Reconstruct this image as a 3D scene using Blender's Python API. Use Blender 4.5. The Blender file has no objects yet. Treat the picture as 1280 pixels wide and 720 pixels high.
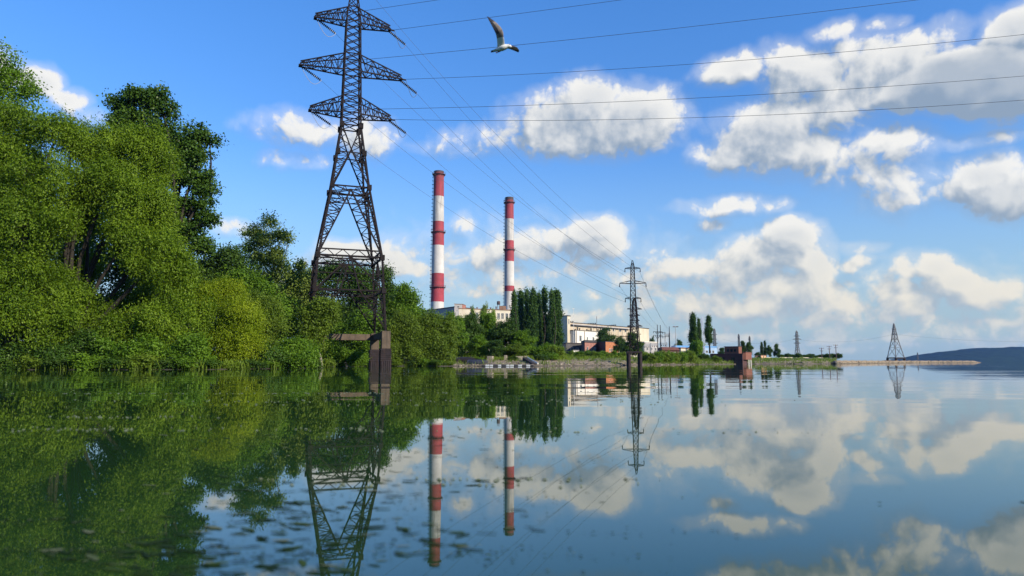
import bpy, bmesh, math, random
import numpy as np
from mathutils import Vector, Matrix

SC = bpy.context.scene
COL = SC.collection
PI = math.pi
R = math.radians

# ---------------------------------------------------------------- camera
F = 853.3                       # 24 mm lens on a 1280 px wide frame
TH = math.atan(91.5 / F)        # camera tilted up a little
CH = 0.70                       # camera height over the water
cd = bpy.data.cameras.new('camera')
cam = bpy.data.objects.new('camera', cd)
COL.objects.link(cam)
cam.location = (0, 0, CH)
cam.rotation_euler = (PI / 2 + TH, 0, 0)
cd.sensor_width = 36.0
cd.lens = 24.0
cd.clip_start = 0.05
cd.clip_end = 60000
cd.dof.use_dof = True
cd.dof.focus_distance = 90.0
cd.dof.aperture_fstop = 1.6
SC.camera = cam


def ray(px, py):
    u, v = (px - 640) / F, (360 - py) / F
    return u, math.cos(TH) - v * math.sin(TH), math.sin(TH) + v * math.cos(TH)


def at(px, py, Y):
    """point seen at a measured direction, Y metres ahead"""
    x, y, z = ray(px, py)
    s = Y / y
    return Vector((x * s, Y, CH + z * s))


def zat(py, Y):
    return at(640, py, Y).z


def gx(px, Y, z=0.0):
    """x on a vertical line through direction px, for a point of height z"""
    return (px - 640) / F * (Y * math.cos(TH) + (z - CH) * math.sin(TH))


# ---------------------------------------------------------------- bookkeeping
def tag(o, label=None, cat=None, group=None, kind=None):
    if label: o['label'] = label
    if cat: o['category'] = cat
    if group: o['group'] = group
    if kind: o['kind'] = kind
    return o


def empty(name, loc=(0, 0, 0), rz=0.0):
    o = bpy.data.objects.new(name, None)
    COL.objects.link(o)
    o.location = loc
    o.rotation_euler = (0, 0, rz)
    o.empty_display_size = 0.3
    return o


def link(name, mesh, parent=None):
    o = bpy.data.objects.new(name, mesh)
    COL.objects.link(o)
    if parent is not None: o.parent = parent
    return o


class MB:
    """collects boxes, bars, tubes and rings and makes ONE mesh of them"""
    def __init__(s):
        s.v = []; s.f = []; s.m = []

    def add(s, vs, fs, mi=0):
        b = len(s.v)
        s.v.extend([tuple(p) for p in vs])
        s.f.extend([tuple(i + b for i in f) for f in fs])
        s.m.extend([mi] * len(fs))
        return s

    def box(s, x0, y0, z0, x1, y1, z1, mi=0):
        vs = [(x0, y0, z0), (x1, y0, z0), (x1, y1, z0), (x0, y1, z0), (x0, y0, z1), (x1, y0, z1), (x1, y1, z1), (x0, y1, z1)]
        return s.add(vs, [(0, 3, 2, 1), (4, 5, 6, 7), (0, 1, 5, 4), (1, 2, 6, 5), (2, 3, 7, 6), (3, 0, 4, 7)], mi)

    def tube(s, pts, r, n=6, mi=0, caps=True):
        pts = [Vector(p) for p in pts]
        rs = r if isinstance(r, (list, tuple)) else [r] * len(pts)
        vs = []
        for i, p in enumerate(pts):
            a = pts[max(i - 1, 0)]; b = pts[min(i + 1, len(pts) - 1)]
            d = (b - a)
            if d.length < 1e-9: d = Vector((0, 0, 1))
            d.normalize()
            ref = Vector((0, 0, 1)) if abs(d.z) < 0.9 else Vector((1, 0, 0))
            e1 = d.cross(ref).normalized(); e2 = d.cross(e1)
            for k in range(n):
                t = 2 * PI * (k + 0.5) / n
                vs.append(p + (e1 * math.cos(t) + e2 * math.sin(t)) * rs[i])
        fs = []
        for i in range(len(pts) - 1):
            for k in range(n):
                fs.append((i * n + k, i * n + (k + 1) % n, (i + 1) * n + (k + 1) % n, (i + 1) * n + k))
        if caps:
            fs.append(tuple(range(n - 1, -1, -1)))
            m = (len(pts) - 1) * n
            fs.append(tuple(m + k for k in range(n)))
        return s.add(vs, fs, mi)

    def bar(s, a, b, w, mi=0):
        return s.tube([a, b], w * 0.7071, 4, mi)

    def lathe(s, prof, n=24, mi=0, c=(0, 0), mats=None):
        vs = []
        for r, z in prof:
            for k in range(n):
                t = 2 * PI * k / n
                vs.append((c[0] + r * math.cos(t), c[1] + r * math.sin(t), z))
        b = len(s.v); s.v.extend(vs)
        for i in range(len(prof) - 1):
            for k in range(n):
                s.f.append((b + i * n + k, b + i * n + (k + 1) % n, b + (i + 1) * n + (k + 1) % n, b + (i + 1) * n + k))
                s.m.append(mats[i] if mats else mi)
        return s

    def build(s, name, mats, parent=None, smooth=False, bevel=0.0):
        me = bpy.data.meshes.new(name)
        me.from_pydata(s.v, [], s.f)
        for m in (mats if isinstance(mats, (list, tuple)) else [mats]):
            me.materials.append(m)
        me.polygons.foreach_set('material_index', s.m)
        if smooth: me.polygons.foreach_set('use_smooth', [True] * len(s.f))
        me.update()
        o = link(name, me, parent)
        if bevel:
            bv = o.modifiers.new('edge', 'BEVEL'); bv.width = bevel; bv.segments = 2; bv.limit_method = 'ANGLE'
        return o


def np_mesh(name, verts, faces, mat, smooth=False):
    """verts (n,3), faces (m,k) numpy arrays"""
    me = bpy.data.meshes.new(name)
    n, (m, k) = len(verts), faces.shape
    me.vertices.add(n); me.vertices.foreach_set('co', np.ascontiguousarray(verts, dtype=np.float32).ravel())
    me.loops.add(m * k); me.loops.foreach_set('vertex_index', np.ascontiguousarray(faces, dtype=np.int32).ravel())
    me.polygons.add(m); me.polygons.foreach_set('loop_start', np.arange(0, m * k, k, dtype=np.int32))
    me.update(calc_edges=True)
    if smooth: me.polygons.foreach_set('use_smooth', np.ones(m, dtype=bool))
    me.materials.append(mat)
    return me


# ---------------------------------------------------------------- node helpers
class NT:
    def __init__(s, tree):
        s.t = tree; s.n = tree.nodes; s.l = tree.links

    def node(s, typ, **kw):
        n = s.n.new(typ)
        for k, v in kw.items(): setattr(n, k, v)
        return n

    def put(s, sock, v):
        if v is None: return
        if isinstance(v, bpy.types.NodeSocket): s.l.new(v, sock)
        else: sock.default_value = v

    def math(s, op, a, b=None, c=None, clamp=False):
        n = s.node('ShaderNodeMath', operation=op, use_clamp=clamp)
        for i, v in enumerate((a, b, c)): s.put(n.inputs[i], v)
        return n.outputs[0]

    def vmath(s, op, a, b=None, c=None):
        n = s.node('ShaderNodeVectorMath', operation=op)
        for i, v in enumerate((a, b, c)): s.put(n.inputs[i], v)
        return n.outputs['Value'] if op in ('DOT_PRODUCT', 'LENGTH', 'DISTANCE') else n.outputs[0]

    def remap(s, v, a, b, c=0.0, d=1.0, smooth=True):
        n = s.node('ShaderNodeMapRange', interpolation_type='SMOOTHSTEP' if smooth else 'LINEAR')
        for i, x in enumerate((v, a, b, c, d)): s.put(n.inputs[i], x)
        return n.outputs[0]

    def noise(s, vec, scale, detail=3.0, rough=0.5, dim='3D', typ='FBM', dist=0.0):
        n = s.node('ShaderNodeTexNoise', noise_dimensions=dim)
        n.noise_type = typ
        s.put(n.inputs['Vector'], vec); s.put(n.inputs['Scale'], scale)
        n.inputs['Detail'].default_value = detail; n.inputs['Roughness'].default_value = rough
        n.inputs['Distortion'].default_value = dist
        return n

    def mix(s, f, a, b, mode='MIX'):
        n = s.node('ShaderNodeMix', data_type='RGBA', blend_type=mode)
        s.put(n.inputs[0], f); s.put(n.inputs[6], a); s.put(n.inputs[7], b)
        return n.outputs[2]


def new_mat(name):
    m = bpy.data.materials.new(name)
    m.use_nodes = True
    m.node_tree.nodes.clear()
    nt = NT(m.node_tree)
    nt.out = nt.node('ShaderNodeOutputMaterial')
    return m, nt


def surface_mat(name, col, rough=0.7, metal=0.0, var=0.25, scale=0.5, stain=None, stain_amt=0.0, streak=False, bump=0.0, spec=0.4, bump_scale=6.0):
    """painted / rusty / mineral surface: base colour broken up by noise, optional stains or vertical streaks"""
    m, nt = new_mat(name)
    p = nt.node('ShaderNodeBsdfPrincipled')
    tc = nt.node('ShaderNodeTexCoord')
    vec = tc.outputs['Object']
    n1 = nt.noise(vec, scale, 5.0, 0.6)
    f = nt.remap(n1.outputs[0], 0.3, 0.7)
    c = nt.mix(f, tuple(x * (1 - var) for x in col) + (1,), tuple(min(1, x * (1 + var)) for x in col) + (1,))
    if stain:
        sv = vec
        if streak:
            mp = nt.node('ShaderNodeMapping'); mp.inputs['Scale'].default_value = (1.0, 1.0, 0.12)
            nt.l.new(vec, mp.inputs[0]); sv = mp.outputs[0]
        n2 = nt.noise(sv, scale * 2.3, 6.0, 0.65)
        g = nt.math('MULTIPLY', nt.remap(n2.outputs[0], 0.48, 0.72), stain_amt)
        c = nt.mix(g, c, tuple(stain) + (1,))
    nt.put(p.inputs['Base Color'], c)
    p.inputs['Roughness'].default_value = rough
    p.inputs['Metallic'].default_value = metal
    p.inputs['Specular IOR Level'].default_value = spec
    if bump:
        b = nt.node('ShaderNodeBump'); b.inputs['Distance'].default_value = bump; b.inputs['Strength'].default_value = 0.6
        n3 = nt.noise(vec, bump_scale, 4.0, 0.6)
        nt.l.new(n3.outputs[0], b.inputs['Height']); nt.l.new(b.outputs[0], p.inputs['Normal'])
    nt.l.new(p.outputs[0], nt.out.inputs[0])
    return m
# ---------------------------------------------------------------- render look, sun, sky
SC.view_settings.view_transform = 'Standard'
SC.view_settings.look = 'None'
SC.view_settings.gamma = 1.0
SC.view_settings.use_curve_mapping = False
SC.view_settings.exposure = 0.6
SC.cycles.max_bounces = 8
SC.cycles.diffuse_bounces = 2
SC.cycles.glossy_bounces = 3
SC.cycles.transmission_bounces = 3
SC.cycles.transparent_max_bounces = 6
SC.cycles.caustics_reflective = False
SC.cycles.caustics_refractive = False
SC.cycles.sample_clamp_indirect = 6.0

SUN_AZ = math.atan2(0.81, -0.58)          # clockwise from +Y (straight ahead): low evening sun, right and a little behind
SUN_EL = R(27)
SUN_DIR = Vector((math.sin(SUN_AZ) * math.cos(SUN_EL), math.cos(SUN_AZ) * math.cos(SUN_EL), math.sin(SUN_EL)))
sl = bpy.data.lights.new('sun', 'SUN')
sl.energy = 5.0
sl.angle = R(0.53)
sl.color = (1.0, 0.89, 0.70)
so = bpy.data.objects.new('sun', sl)
COL.objects.link(so)
so.rotation_euler = (-SUN_DIR).to_track_quat('-Z', 'Y').to_euler()
so.location = SUN_DIR * 300

W = bpy.data.worlds.new('World')
SC.world = W
W.use_nodes = True
W.node_tree.nodes.clear()
wt = NT(W.node_tree)
wout = wt.node('ShaderNodeOutputWorld')
bg = wt.node('ShaderNodeBackground')
wt.l.new(bg.outputs[0], wout.inputs[0])
sky = wt.node('ShaderNodeTexSky', sky_type='NISHITA')
sky.sun_disc = False
sky.sun_elevation = SUN_EL
sky.sun_rotation = SUN_AZ
sky.altitude = 100
sky.air_density = 1.0
sky.dust_density = 0.1
sky.ozone_density = 2.0
SKY_STRENGTH = 0.1
bg.inputs[1].default_value = SKY_STRENGTH

# the clouds stand in the sky by direction: azimuth, elevation (degrees), radii (degrees), thickness
def ae(px, py):
    x, y, z = ray(px, py)
    return math.degrees(math.atan2(x, y)), math.degrees(math.atan2(z, math.hypot(x, y)))

CLOUDS = [
    # the long cloud over the chimneys
    (738, 128, 56, 36, 1.0), (700, 150, 66, 42, 1.0), (795, 148, 72, 44, 1.1), (755, 165, 100, 36, 1.0), (705, 172, 66, 30, .9), (632, 172, 72, 18, .42), (580, 185, 50, 9, .22),
    # the big broken cloud, upper right
    (922, 84, 50, 22, .8), (985, 80, 60, 30, .8), (1015, 98, 72, 42, .9), (1075, 80, 72, 36, .85), (1135, 74, 66, 34, .9), (1045, 128, 66, 46, .85), (1000, 130, 50, 30, .7), (1205, 98, 105, 46, 2.1), (1262, 105, 80, 44, 2.1), (1270, 38, 60, 36, 1.15), (1150, 112, 70, 34, 1.5),
    (1040, 40, 30, 12, .42), (1100, 33, 24, 11, .42), (1180, 40, 40, 14, .35), (960, 165, 76, 46, 1.0), (935, 190, 66, 30, .85), (1000, 190, 54, 36, .9), (1035, 140, 40, 36, .7), (880, 190, 20, 14, .3),
    (1098, 190, 66, 38, .62), (1118, 230, 58, 38, .62), (1075, 215, 60, 24, .5), (1140, 215, 24, 20, .45),
    (1228, 218, 56, 28, 1.0), (1250, 246, 60, 30, 1.35), (1190, 238, 40, 22, .65), (1245, 172, 45, 9, .25), (1300, 235, 60, 40, .9),
    (910, 259, 62, 13, .62), (950, 255, 40, 10, .4), (888, 279, 17, 8, .4), (1270, 140, 30, 18, .3),
    # cumulus towers over the spit, and the milky layer behind them
    (1000, 385, 250, 42, .36), (1180, 392, 170, 42, .36), (850, 350, 120, 36, .34), (650, 330, 150, 40, .30),
    (988, 300, 46, 32, 1.15), (960, 318, 56, 36, 1.0), (1015, 335, 40, 40, 1.1), (1000, 365, 60, 40, 1.0), (925, 345, 90, 34, .75), (850, 340, 60, 22, .65), (835, 330, 36, 13, .6),
    (890, 378, 66, 22, .75), (960, 385, 90, 20, .8), (1050, 378, 48, 22, .75), (820, 322, 30, 14, .5),
    (1168, 338, 34, 24, 1.0), (1190, 358, 56, 28, 1.0), (1130, 338, 24, 22, .75), (1225, 372, 56, 24, .9), (1150, 382, 70, 24, .7), (1262, 356, 30, 16, .7), (1110, 360, 44, 24, .6),
    (1066, 330, 16, 10, .5), (1080, 324, 14, 9, .45), (1072, 308, 22, 8, .3), (1100, 400, 90, 12, .45), (1240, 400, 70, 10, .5), (1005, 400, 60, 10, .5),
    # behind and right of the chimneys
    (738, 292, 40, 24, 1.0), (755, 306, 34, 22, 1.0), (695, 302, 40, 20, .7), (640, 312, 60, 24, .75), (600, 318, 40, 20, .6), (666, 296, 24, 14, .6), (576, 283, 18, 15, .55), (590, 362, 44, 14, .55), (650, 360, 30, 12, .5),
    (815, 384, 18, 11, .55), (735, 371, 18, 9, .5), (790, 345, 20, 8, .3), (560, 345, 18, 8, .3),
    # left of and behind the pylon, far left
    (378, 164, 46, 24, .65), (455, 172, 40, 28, .6), (335, 160, 30, 12, .3), (372, 200, 36, 10, .3), (487, 328, 40, 26, 1.0), (450, 318, 38, 20, .9), (515, 336, 30, 16, .8), (410, 330, 30, 18, .6), (425, 312, 26, 14, .7), (350, 350, 26, 10, .4), (295, 287, 26, 9, .35),
    (40, 100, 40, 26, .9), (75, 122, 34, 18, .7), (0, 85, 40, 30, .8), (110, 145, 24, 9, .3),
    # thin layers near the horizon
    (900, 420, 150, 8, .42), (1120, 425, 200, 9, .42), (990, 436, 200, 7, .36), (700, 395, 60, 9, .3), (855, 400, 30, 9, .35), (1240, 428, 90, 7, .3), (640, 340, 130, 12, .28),
    # out of the frame, left, right and overhead
    (-200, 200, 120, 50, .9), (-380, 90, 150, 50, .9), (1480, 180, 140, 60, 1.0), (1650, 330, 200, 40, .9), (1500, -60, 130, 60, 1.0), (1000, -120, 120, 40, .7), (400, -160, 140, 50, .6),
]
gl = wt.node('ShaderNodeTexCoord').outputs['Generated']
sep = wt.node('ShaderNodeSeparateXYZ'); wt.l.new(gl, sep.inputs[0])
az = wt.math('MULTIPLY', wt.math('ARCTAN2', sep.outputs[0], sep.outputs[1]), 180 / PI)
el = wt.math('MULTIPLY', wt.math('ARCSINE', sep.outputs[2]), 180 / PI)
cx = wt.node('ShaderNodeCombineXYZ'); wt.l.new(az, cx.inputs[0]); wt.l.new(el, cx.inputs[1])
P0 = cx.outputs[0]


def cloud_group():
    g = bpy.data.node_groups.new('cloud_density', 'ShaderNodeTree')
    g.interface.new_socket('P', in_out='INPUT', socket_type='NodeSocketVector')
    g.interface.new_socket('D', in_out='OUTPUT', socket_type='NodeSocketFloat')
    g.interface.new_socket('B', in_out='OUTPUT', socket_type='NodeSocketFloat')
    g.interface.new_socket('S', in_out='OUTPUT', socket_type='NodeSocketFloat')
    t = NT(g)
    gi = t.node('NodeGroupInput'); go = t.node('NodeGroupOutput')
    p = gi.outputs[0]
    # slow warp of the outline
    w1 = t.noise(p, 0.22, 2.0, 0.5, '2D')
    wv = t.vmath('SUBTRACT', w1.outputs['Color'], (0.5, 0.5, 0.5))
    pw = t.vmath('MULTIPLY_ADD', wv, (2.2, 1.1, 0), p)
    acc = None
    for (px, py, rx, ry, w) in CLOUDS:
        a, e = ae(px, py)
        a1, _ = ae(px + 1, py); _, e1 = ae(px, py - 1)
        ra, re = rx * (a1 - a), ry * (e1 - e)
        q = t.vmath('MULTIPLY_ADD', pw, (1 / ra, 1 / re, 0), (-a / ra, -e / re, 0))
        d2 = t.vmath('DOT_PRODUCT', q, q)
        b = t.math('MULTIPLY_ADD', d2, -w, w)
        acc = b if acc is None else t.math('SMOOTH_MAX', acc, b, 0.25)
    # billows: puffs of several sizes
    v1 = t.node('ShaderNodeTexVoronoi', voronoi_dimensions='2D', feature='F1')
    t.put(v1.inputs['Vector'], pw); v1.inputs['Scale'].default_value = 0.85
    v1.inputs['Detail'].default_value = 2.0; v1.inputs['Roughness'].default_value = 0.5; v1.inputs['Lacunarity'].default_value = 2.2
    v1.normalize = True
    n2 = t.noise(pw, 0.42, 6.0, 0.55, '2D')
    n = t.math('ADD', t.math('MULTIPLY', t.math('SUBTRACT', 0.36, v1.outputs['Distance']), 0.95), t.math('MULTIPLY', t.math('SUBTRACT', n2.outputs[0], 0.5), 1.5))
    accc = t.math('MAXIMUM', acc, -2.0)
    d = t.math('ADD', accc, n)
    n3 = t.noise(pw, 0.42, 2.0, 0.5, '2D')
    sm = t.math('MULTIPLY_ADD', t.math('SUBTRACT', n3.outputs[0], 0.5), 1.1, accc)
    sm = t.math('MULTIPLY_ADD', t.math('SUBTRACT', 0.36, v1.outputs['Distance']), 0.60, sm)
    t.l.new(d, go.inputs[0]); t.l.new(accc, go.inputs[1]); t.l.new(sm, go.inputs[2])
    return g


CG = cloud_group()
def cloud_at(p):
    n = wt.node('ShaderNodeGroup'); n.node_tree = CG
    wt.put(n.inputs[0], p)
    return n.outputs[0], n.outputs[1], n.outputs[2]
D0, B0, S0 = cloud_at(P0)
# one step towards the sun (up and to the right): how much cloud lies between
D1, B1, S1 = cloud_at(wt.vmath('ADD', P0, (0.8, 1.25, 0)))
alpha = wt.math('MAXIMUM', wt.remap(D0, -0.02, 0.62), wt.math('MULTIPLY', wt.remap(S0, -0.7, 0.6), 0.40))
up = wt.math('ADD', wt.math('MULTIPLY', wt.math('SUBTRACT', S0, S1), 1.0), wt.math('MULTIPLY', wt.math('SUBTRACT', D0, D1), 0.35))
lit = wt.remap(up, -0.85, 0.90)
thick = wt.math('ADD', wt.math('MULTIPLY', wt.remap(B0, 0.5, 1.2), 0.6), wt.math('MULTIPLY', wt.remap(S0, 1.0, 2.0), 0.75))
lit2 = wt.math('MULTIPLY', lit, wt.math('SUBTRACT', 1.0, wt.math('MULTIPLY', thick, wt.remap(el, 4.0, 14.0, 0.18, 0.55))))
# low clouds are warmer and hazier
low = wt.remap(el, 2.0, 13.0)
k = 0.66 / SKY_STRENGTH
bright = wt.mix(low, (0.90 * k, 0.835 * k, 0.69 * k, 1), (0.95 * k, 0.935 * k, 0.89 * k, 1))
shade = wt.mix(low, (0.45 * k, 0.53 * k, 0.59 * k, 1), (0.29 * k, 0.38 * k, 0.50 * k, 1))
ccol = wt.mix(lit2, shade, bright)
hs = wt.node('ShaderNodeHueSaturation')
hs.inputs['Saturation'].default_value = 1.3
hs.inputs['Value'].default_value = 1.22
wt.l.new(sky.outputs[0], hs.inputs['Color'])
a2 = wt.math('MULTIPLY', alpha, wt.remap(el, -0.5, 3.5, 0.25, 0.96))
# the pale haze that always lies low in the sky
hz = wt.remap(el, -2.0, 19.0, 0.92, 0.0)
skyb = wt.mix(1.0, hs.outputs[0], (0.93, 0.94, 1.12, 1), 'MULTIPLY')
upf = wt.remap(el, 14.0, 32.0, 1.0, 1.20)
scn = wt.node('ShaderNodeVectorMath', operation='SCALE'); wt.l.new(skyb, scn.inputs[0]); wt.l.new(upf, scn.inputs['Scale']); skyb = scn.outputs[0]
skyc = wt.mix(hz, skyb, (0.31 * k, 0.47 * k, 0.55 * k, 1))
wt.l.new(wt.mix(a2, skyc, ccol), bg.inputs[0])
W.cycles.sampling_method = 'MANUAL'
W.cycles.sample_map_resolution = 512
# ---------------------------------------------------------------- water
def water_mat():
    m, nt = new_mat('lake_water')
    p = nt.node('ShaderNodeBsdfPrincipled')
    p.inputs['Base Color'].default_value = (0.014, 0.040, 0.012, 1)
    p.inputs['Roughness'].default_value = 0.015
    p.inputs['IOR'].default_value = 1.62
    p.inputs['Specular IOR Level'].default_value = 0.5
    pos = nt.node('ShaderNodeNewGeometry').outputs['Position']
    n1 = nt.noise(pos, 0.55, 2.0, 0.5)
    n2 = nt.noise(pos, 0.06, 2.0, 0.5)
    n3 = nt.noise(pos, 2.6, 2.0, 0.5)
    mp = nt.node('ShaderNodeMapping'); mp.inputs['Scale'].default_value = (0.010, 0.055, 1.0); nt.l.new(pos, mp.inputs[0])
    calm = nt.remap(nt.noise(mp.outputs[0], 1.0, 4.0, 0.6).outputs[0], 0.42, 0.66, 0.22, 1.9)
    h = nt.math('ADD', nt.math('MULTIPLY', n1.outputs[0], 0.0042), nt.math('MULTIPLY', n2.outputs[0], 0.012))
    h = nt.math('ADD', h, nt.math('MULTIPLY', n3.outputs[0], 0.0006))
    h = nt.math('MULTIPLY', h, calm)
    b = nt.node('ShaderNodeBump'); b.inputs['Strength'].default_value = 1.0; b.inputs['Distance'].default_value = 1.0
    nt.l.new(h, b.inputs['Height']); nt.l.new(b.outputs[0], p.inputs['Normal'])
    nt.l.new(p.outputs[0], nt.out.inputs[0])
    return m
M_WATER = water_mat()
wb = MB()
wb.add([(-6000, -600, 0), (6000, -600, 0), (6000, 6000, 0), (-6000, 6000, 0)], [(0, 1, 2, 3)])
w = wb.build('water', M_WATER)
tag(w, 'calm dark river water mirroring the bank and the sky', None, kind='structure')
# ---------------------------------------------------------------- the bank
SHORE = [(-2400, 16), (-900, 36), (-300, 50), (0, 57), (150, 56), (270, 58), (330, 62), (370, 66), (400, 76), (425, 88), (445, 95), (470, 97), (520, 98), (570, 96), (670, 96), (700, 100), (760, 112), (800, 125), (860, 138),
         (895, 148), (930, 163), (1000, 166), (1050, 182), (1100, 235), (1160, 280), (1215, 305), (1228, 312)]
_sx = np.array([a for a, b in SHORE], float); _sy = np.array([b for a, b in SHORE], float)


def shore_y(px):
    return float(np.interp(px, _sx, _sy))


PROF_D = np.array([-2.0, 0.0, 0.5, 3.0, 8.0, 14.0, 25.0, 60.0, 200.0, 600.0, 3000.0])
PROF_Z = np.array([-0.9, -0.15, 0.08, 0.32, 0.68, 0.98, 1.3, 1.8, 2.2, 2.6, 3.0])
SPIT_D = np.array([-2.0, 0.0, 0.4, 2.2, 3.6, 9.0, 12.5, 13.5])
SPIT_Z = np.array([-0.9, -0.15, 0.10, 0.66, 0.92, 0.85, 0.0, -0.9])


def ground_z(x, y):
    px = 640 + x / y * F if y > 1 else 640
    d = y - shore_y(px)
    return bank_z(px, d)


def bank_z(px, d):
    z = float(np.interp(d, PROF_D, PROF_Z))
    if px < 560 and z > 0:                    # the wooded bank lies lower at the water
        z *= 0.35 + 0.65 * min(1.0, max(0.0, (d - 1) / 14.0)) if px < 500 else 0.7
    return z


def land_mat():
    m, nt = new_mat('bank_earth')
    p = nt.node('ShaderNodeBsdfPrincipled')
    pos = nt.node('ShaderNodeNewGeometry').outputs['Position']
    s = nt.node('ShaderNodeSeparateXYZ'); nt.l.new(pos, s.inputs[0])
    n = nt.noise(pos, 0.35, 5.0, 0.6).outputs[0]
    n2 = nt.noise(pos, 2.2, 5.0, 0.65).outputs[0]
    sand = nt.mix(nt.remap(n2, 0.3, 0.7), (0.135, 0.098, 0.060, 1), (0.265, 0.205, 0.130, 1))
    stones = nt.remap(nt.noise(pos, 5.0, 3.0, 0.6).outputs[0], 0.60, 0.68)
    sand = nt.mix(nt.math('MULTIPLY', stones, 0.7), sand, (0.07, 0.06, 0.05, 1))
    turf = nt.remap(nt.noise(pos, 0.16, 4.0, 0.6).outputs[0], 0.52, 0.62)
    sand = nt.mix(nt.math('MULTIPLY', turf, nt.math('MULTIPLY', nt.remap(s.outputs[2], 0.4, 0.9), nt.remap(s.outputs[0], 40.0, 20.0))), sand, (0.06, 0.07, 0.025, 1))
    wet = nt.mix(nt.remap(s.outputs[2], 0.02, 0.30), (0.06, 0.05, 0.035, 1), sand)
    grass = nt.mix(nt.remap(n2, 0.35, 0.65), (0.045, 0.065, 0.018, 1), (0.10, 0.10, 0.04, 1))
    g = nt.remap(nt.math('ADD', s.outputs[2], nt.math('MULTIPLY', n, 0.8)), 1.45, 1.75)
    c = nt.mix(g, wet, grass)
    mud = nt.mix(nt.remap(n, 0.35, 0.65), (0.014, 0.012, 0.007, 1), (0.045, 0.036, 0.02, 1))
    c = nt.mix(nt.remap(s.outputs[0], -14.0, -9.0), mud, c)
    nt.l.new(c, p.inputs['Base Color'])
    p.inputs['Roughness'].default_value = 0.9
    b = nt.node('ShaderNodeBump'); b.inputs['Distance'].default_value = 0.12
    nt.l.new(n2, b.inputs['Height']); nt.l.new(b.outputs[0], p.inputs['Normal'])
    nt.l.new(p.outputs[0], nt.out.inputs[0])
    return m


M_LAND = land_mat()
rng = np.random.default_rng(5)


def land(name, pxs, D, Z, label, lastdeep=None):
    mb = MB()
    rows = len(D)
    vs = []
    for i, px in enumerate(pxs):
        y0 = shore_y(px) + 0.5 * math.sin(px * 0.11) + 0.35 * math.sin(px * 0.37 + 1.3)
        for j in range(rows):
            y = y0 + D[j]
            x = (px - 640) / F * y
            z = bank_z(px, D[j]) + (0.07 * math.sin(px * 0.9 + j * 2.1) + 0.05 * math.sin(px * 2.3 + j) if 2 < j < rows - 2 else 0)
            vs.append((x, y, z))
    fs = [(i * rows + j, (i + 1) * rows + j, (i + 1) * rows + j + 1, i * rows + j + 1) for i in range(len(pxs) - 1) for j in range(rows - 1)]
    mb.add(vs, fs)
    o = mb.build(name, M_LAND, smooth=True)
    tag(o, label, kind='structure')
    return o


land('river_bank', list(np.arange(-2400, -20, 60.0)) + list(np.arange(-20, 1047, 4.0)), PROF_D, PROF_Z, 'low river bank with a sandy edge in front of the power plant')
# the sand spit that runs out into the river
spx = list(np.arange(1044, 1229, 3.0))
sb = MB(); vs = []
for i, px in enumerate(spx):
    t = max(0.0, (px - 1214) / 14.0)
    for j in range(len(SPIT_D)):
        y = shore_y(px) + 0.3 * math.sin(px * 0.5) + SPIT_D[j] * (1 - 0.9 * t)
        vs.append(((px - 640) / F * y, y, SPIT_Z[j] * (1 - t) - 0.4 * t + (0.08 * math.sin(px * 1.3 + j) if 2 < j < 6 else 0)))
n = len(SPIT_D)
sb.add(vs, [(i * n + j, (i + 1) * n + j, (i + 1) * n + j + 1, i * n + j + 1) for i in range(len(spx) - 1) for j in range(n - 1)])
tag(sb.build('spit', M_LAND, smooth=True), 'thin sandy spit running out into the water', kind='structure')

# wooded hill on the far shore
hm, hn = new_mat('far_forest')
hp = hn.node('ShaderNodeBsdfPrincipled')
hpos = hn.node('ShaderNodeNewGeometry').outputs['Position']
hc = hn.mix(hn.remap(hn.noise(hpos, 0.02, 5.0, 0.6).outputs[0], 0.3, 0.7), (0.006, 0.016, 0.012, 1), (0.014, 0.030, 0.018, 1))
hn.l.new(hc, hp.inputs['Base Color']); hp.inputs['Roughness'].default_value = 1.0
hp.inputs['Specular IOR Level'].default_value = 0.0
hn.l.new(hp.outputs[0], hn.out.inputs[0])
HY = 3600
ridge = [(1136, 452.0), (1150, 446.5), (1165, 443.0), (1180, 440.3), (1200, 437.6), (1220, 435.8), (1245, 434.6), (1275, 434.3), (1310, 433.2), (1380, 431.5), (1480, 430.5), (1600, 434), (1750, 441), (1850, 452.5)]
rx = np.array([a for a, b in ridge]); ry = np.array([b for a, b in ridge])
hv = []; HN = 9
hxs = list(np.arange(1136, 1851, 1.5))
rr = random.Random(4)
for px in hxs:
    zt = max(0.0, at(px, float(np.interp(px, rx, ry)), HY).z)
    zt *= 1 + 0.025 * math.sin(px * 0.13) + 0.012 * math.sin(px * 0.41)
    zt += rr.uniform(0, 2.2)
    for j in range(HN):
        t = j / (HN - 1)
        y = HY - 420 + 840 * t
        h = zt * math.sin(PI * t) ** 0.8
        hv.append(((px - 640) / F * HY * 1.0, y, h + (rr.uniform(-1.2, 1.2) if 0 < j < HN - 1 and zt > 4 else 0) - (0.5 if j in (0, HN - 1) else 0)))
hb = MB(); hb.add(hv, [(i * HN + j, (i + 1) * HN + j, (i + 1) * HN + j + 1, i * HN + j + 1) for i in range(len(hxs) - 1) for j in range(HN - 1)])
tag(hb.build('hill', hm), 'long dark wooded hill on the far shore', kind='structure')
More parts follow.
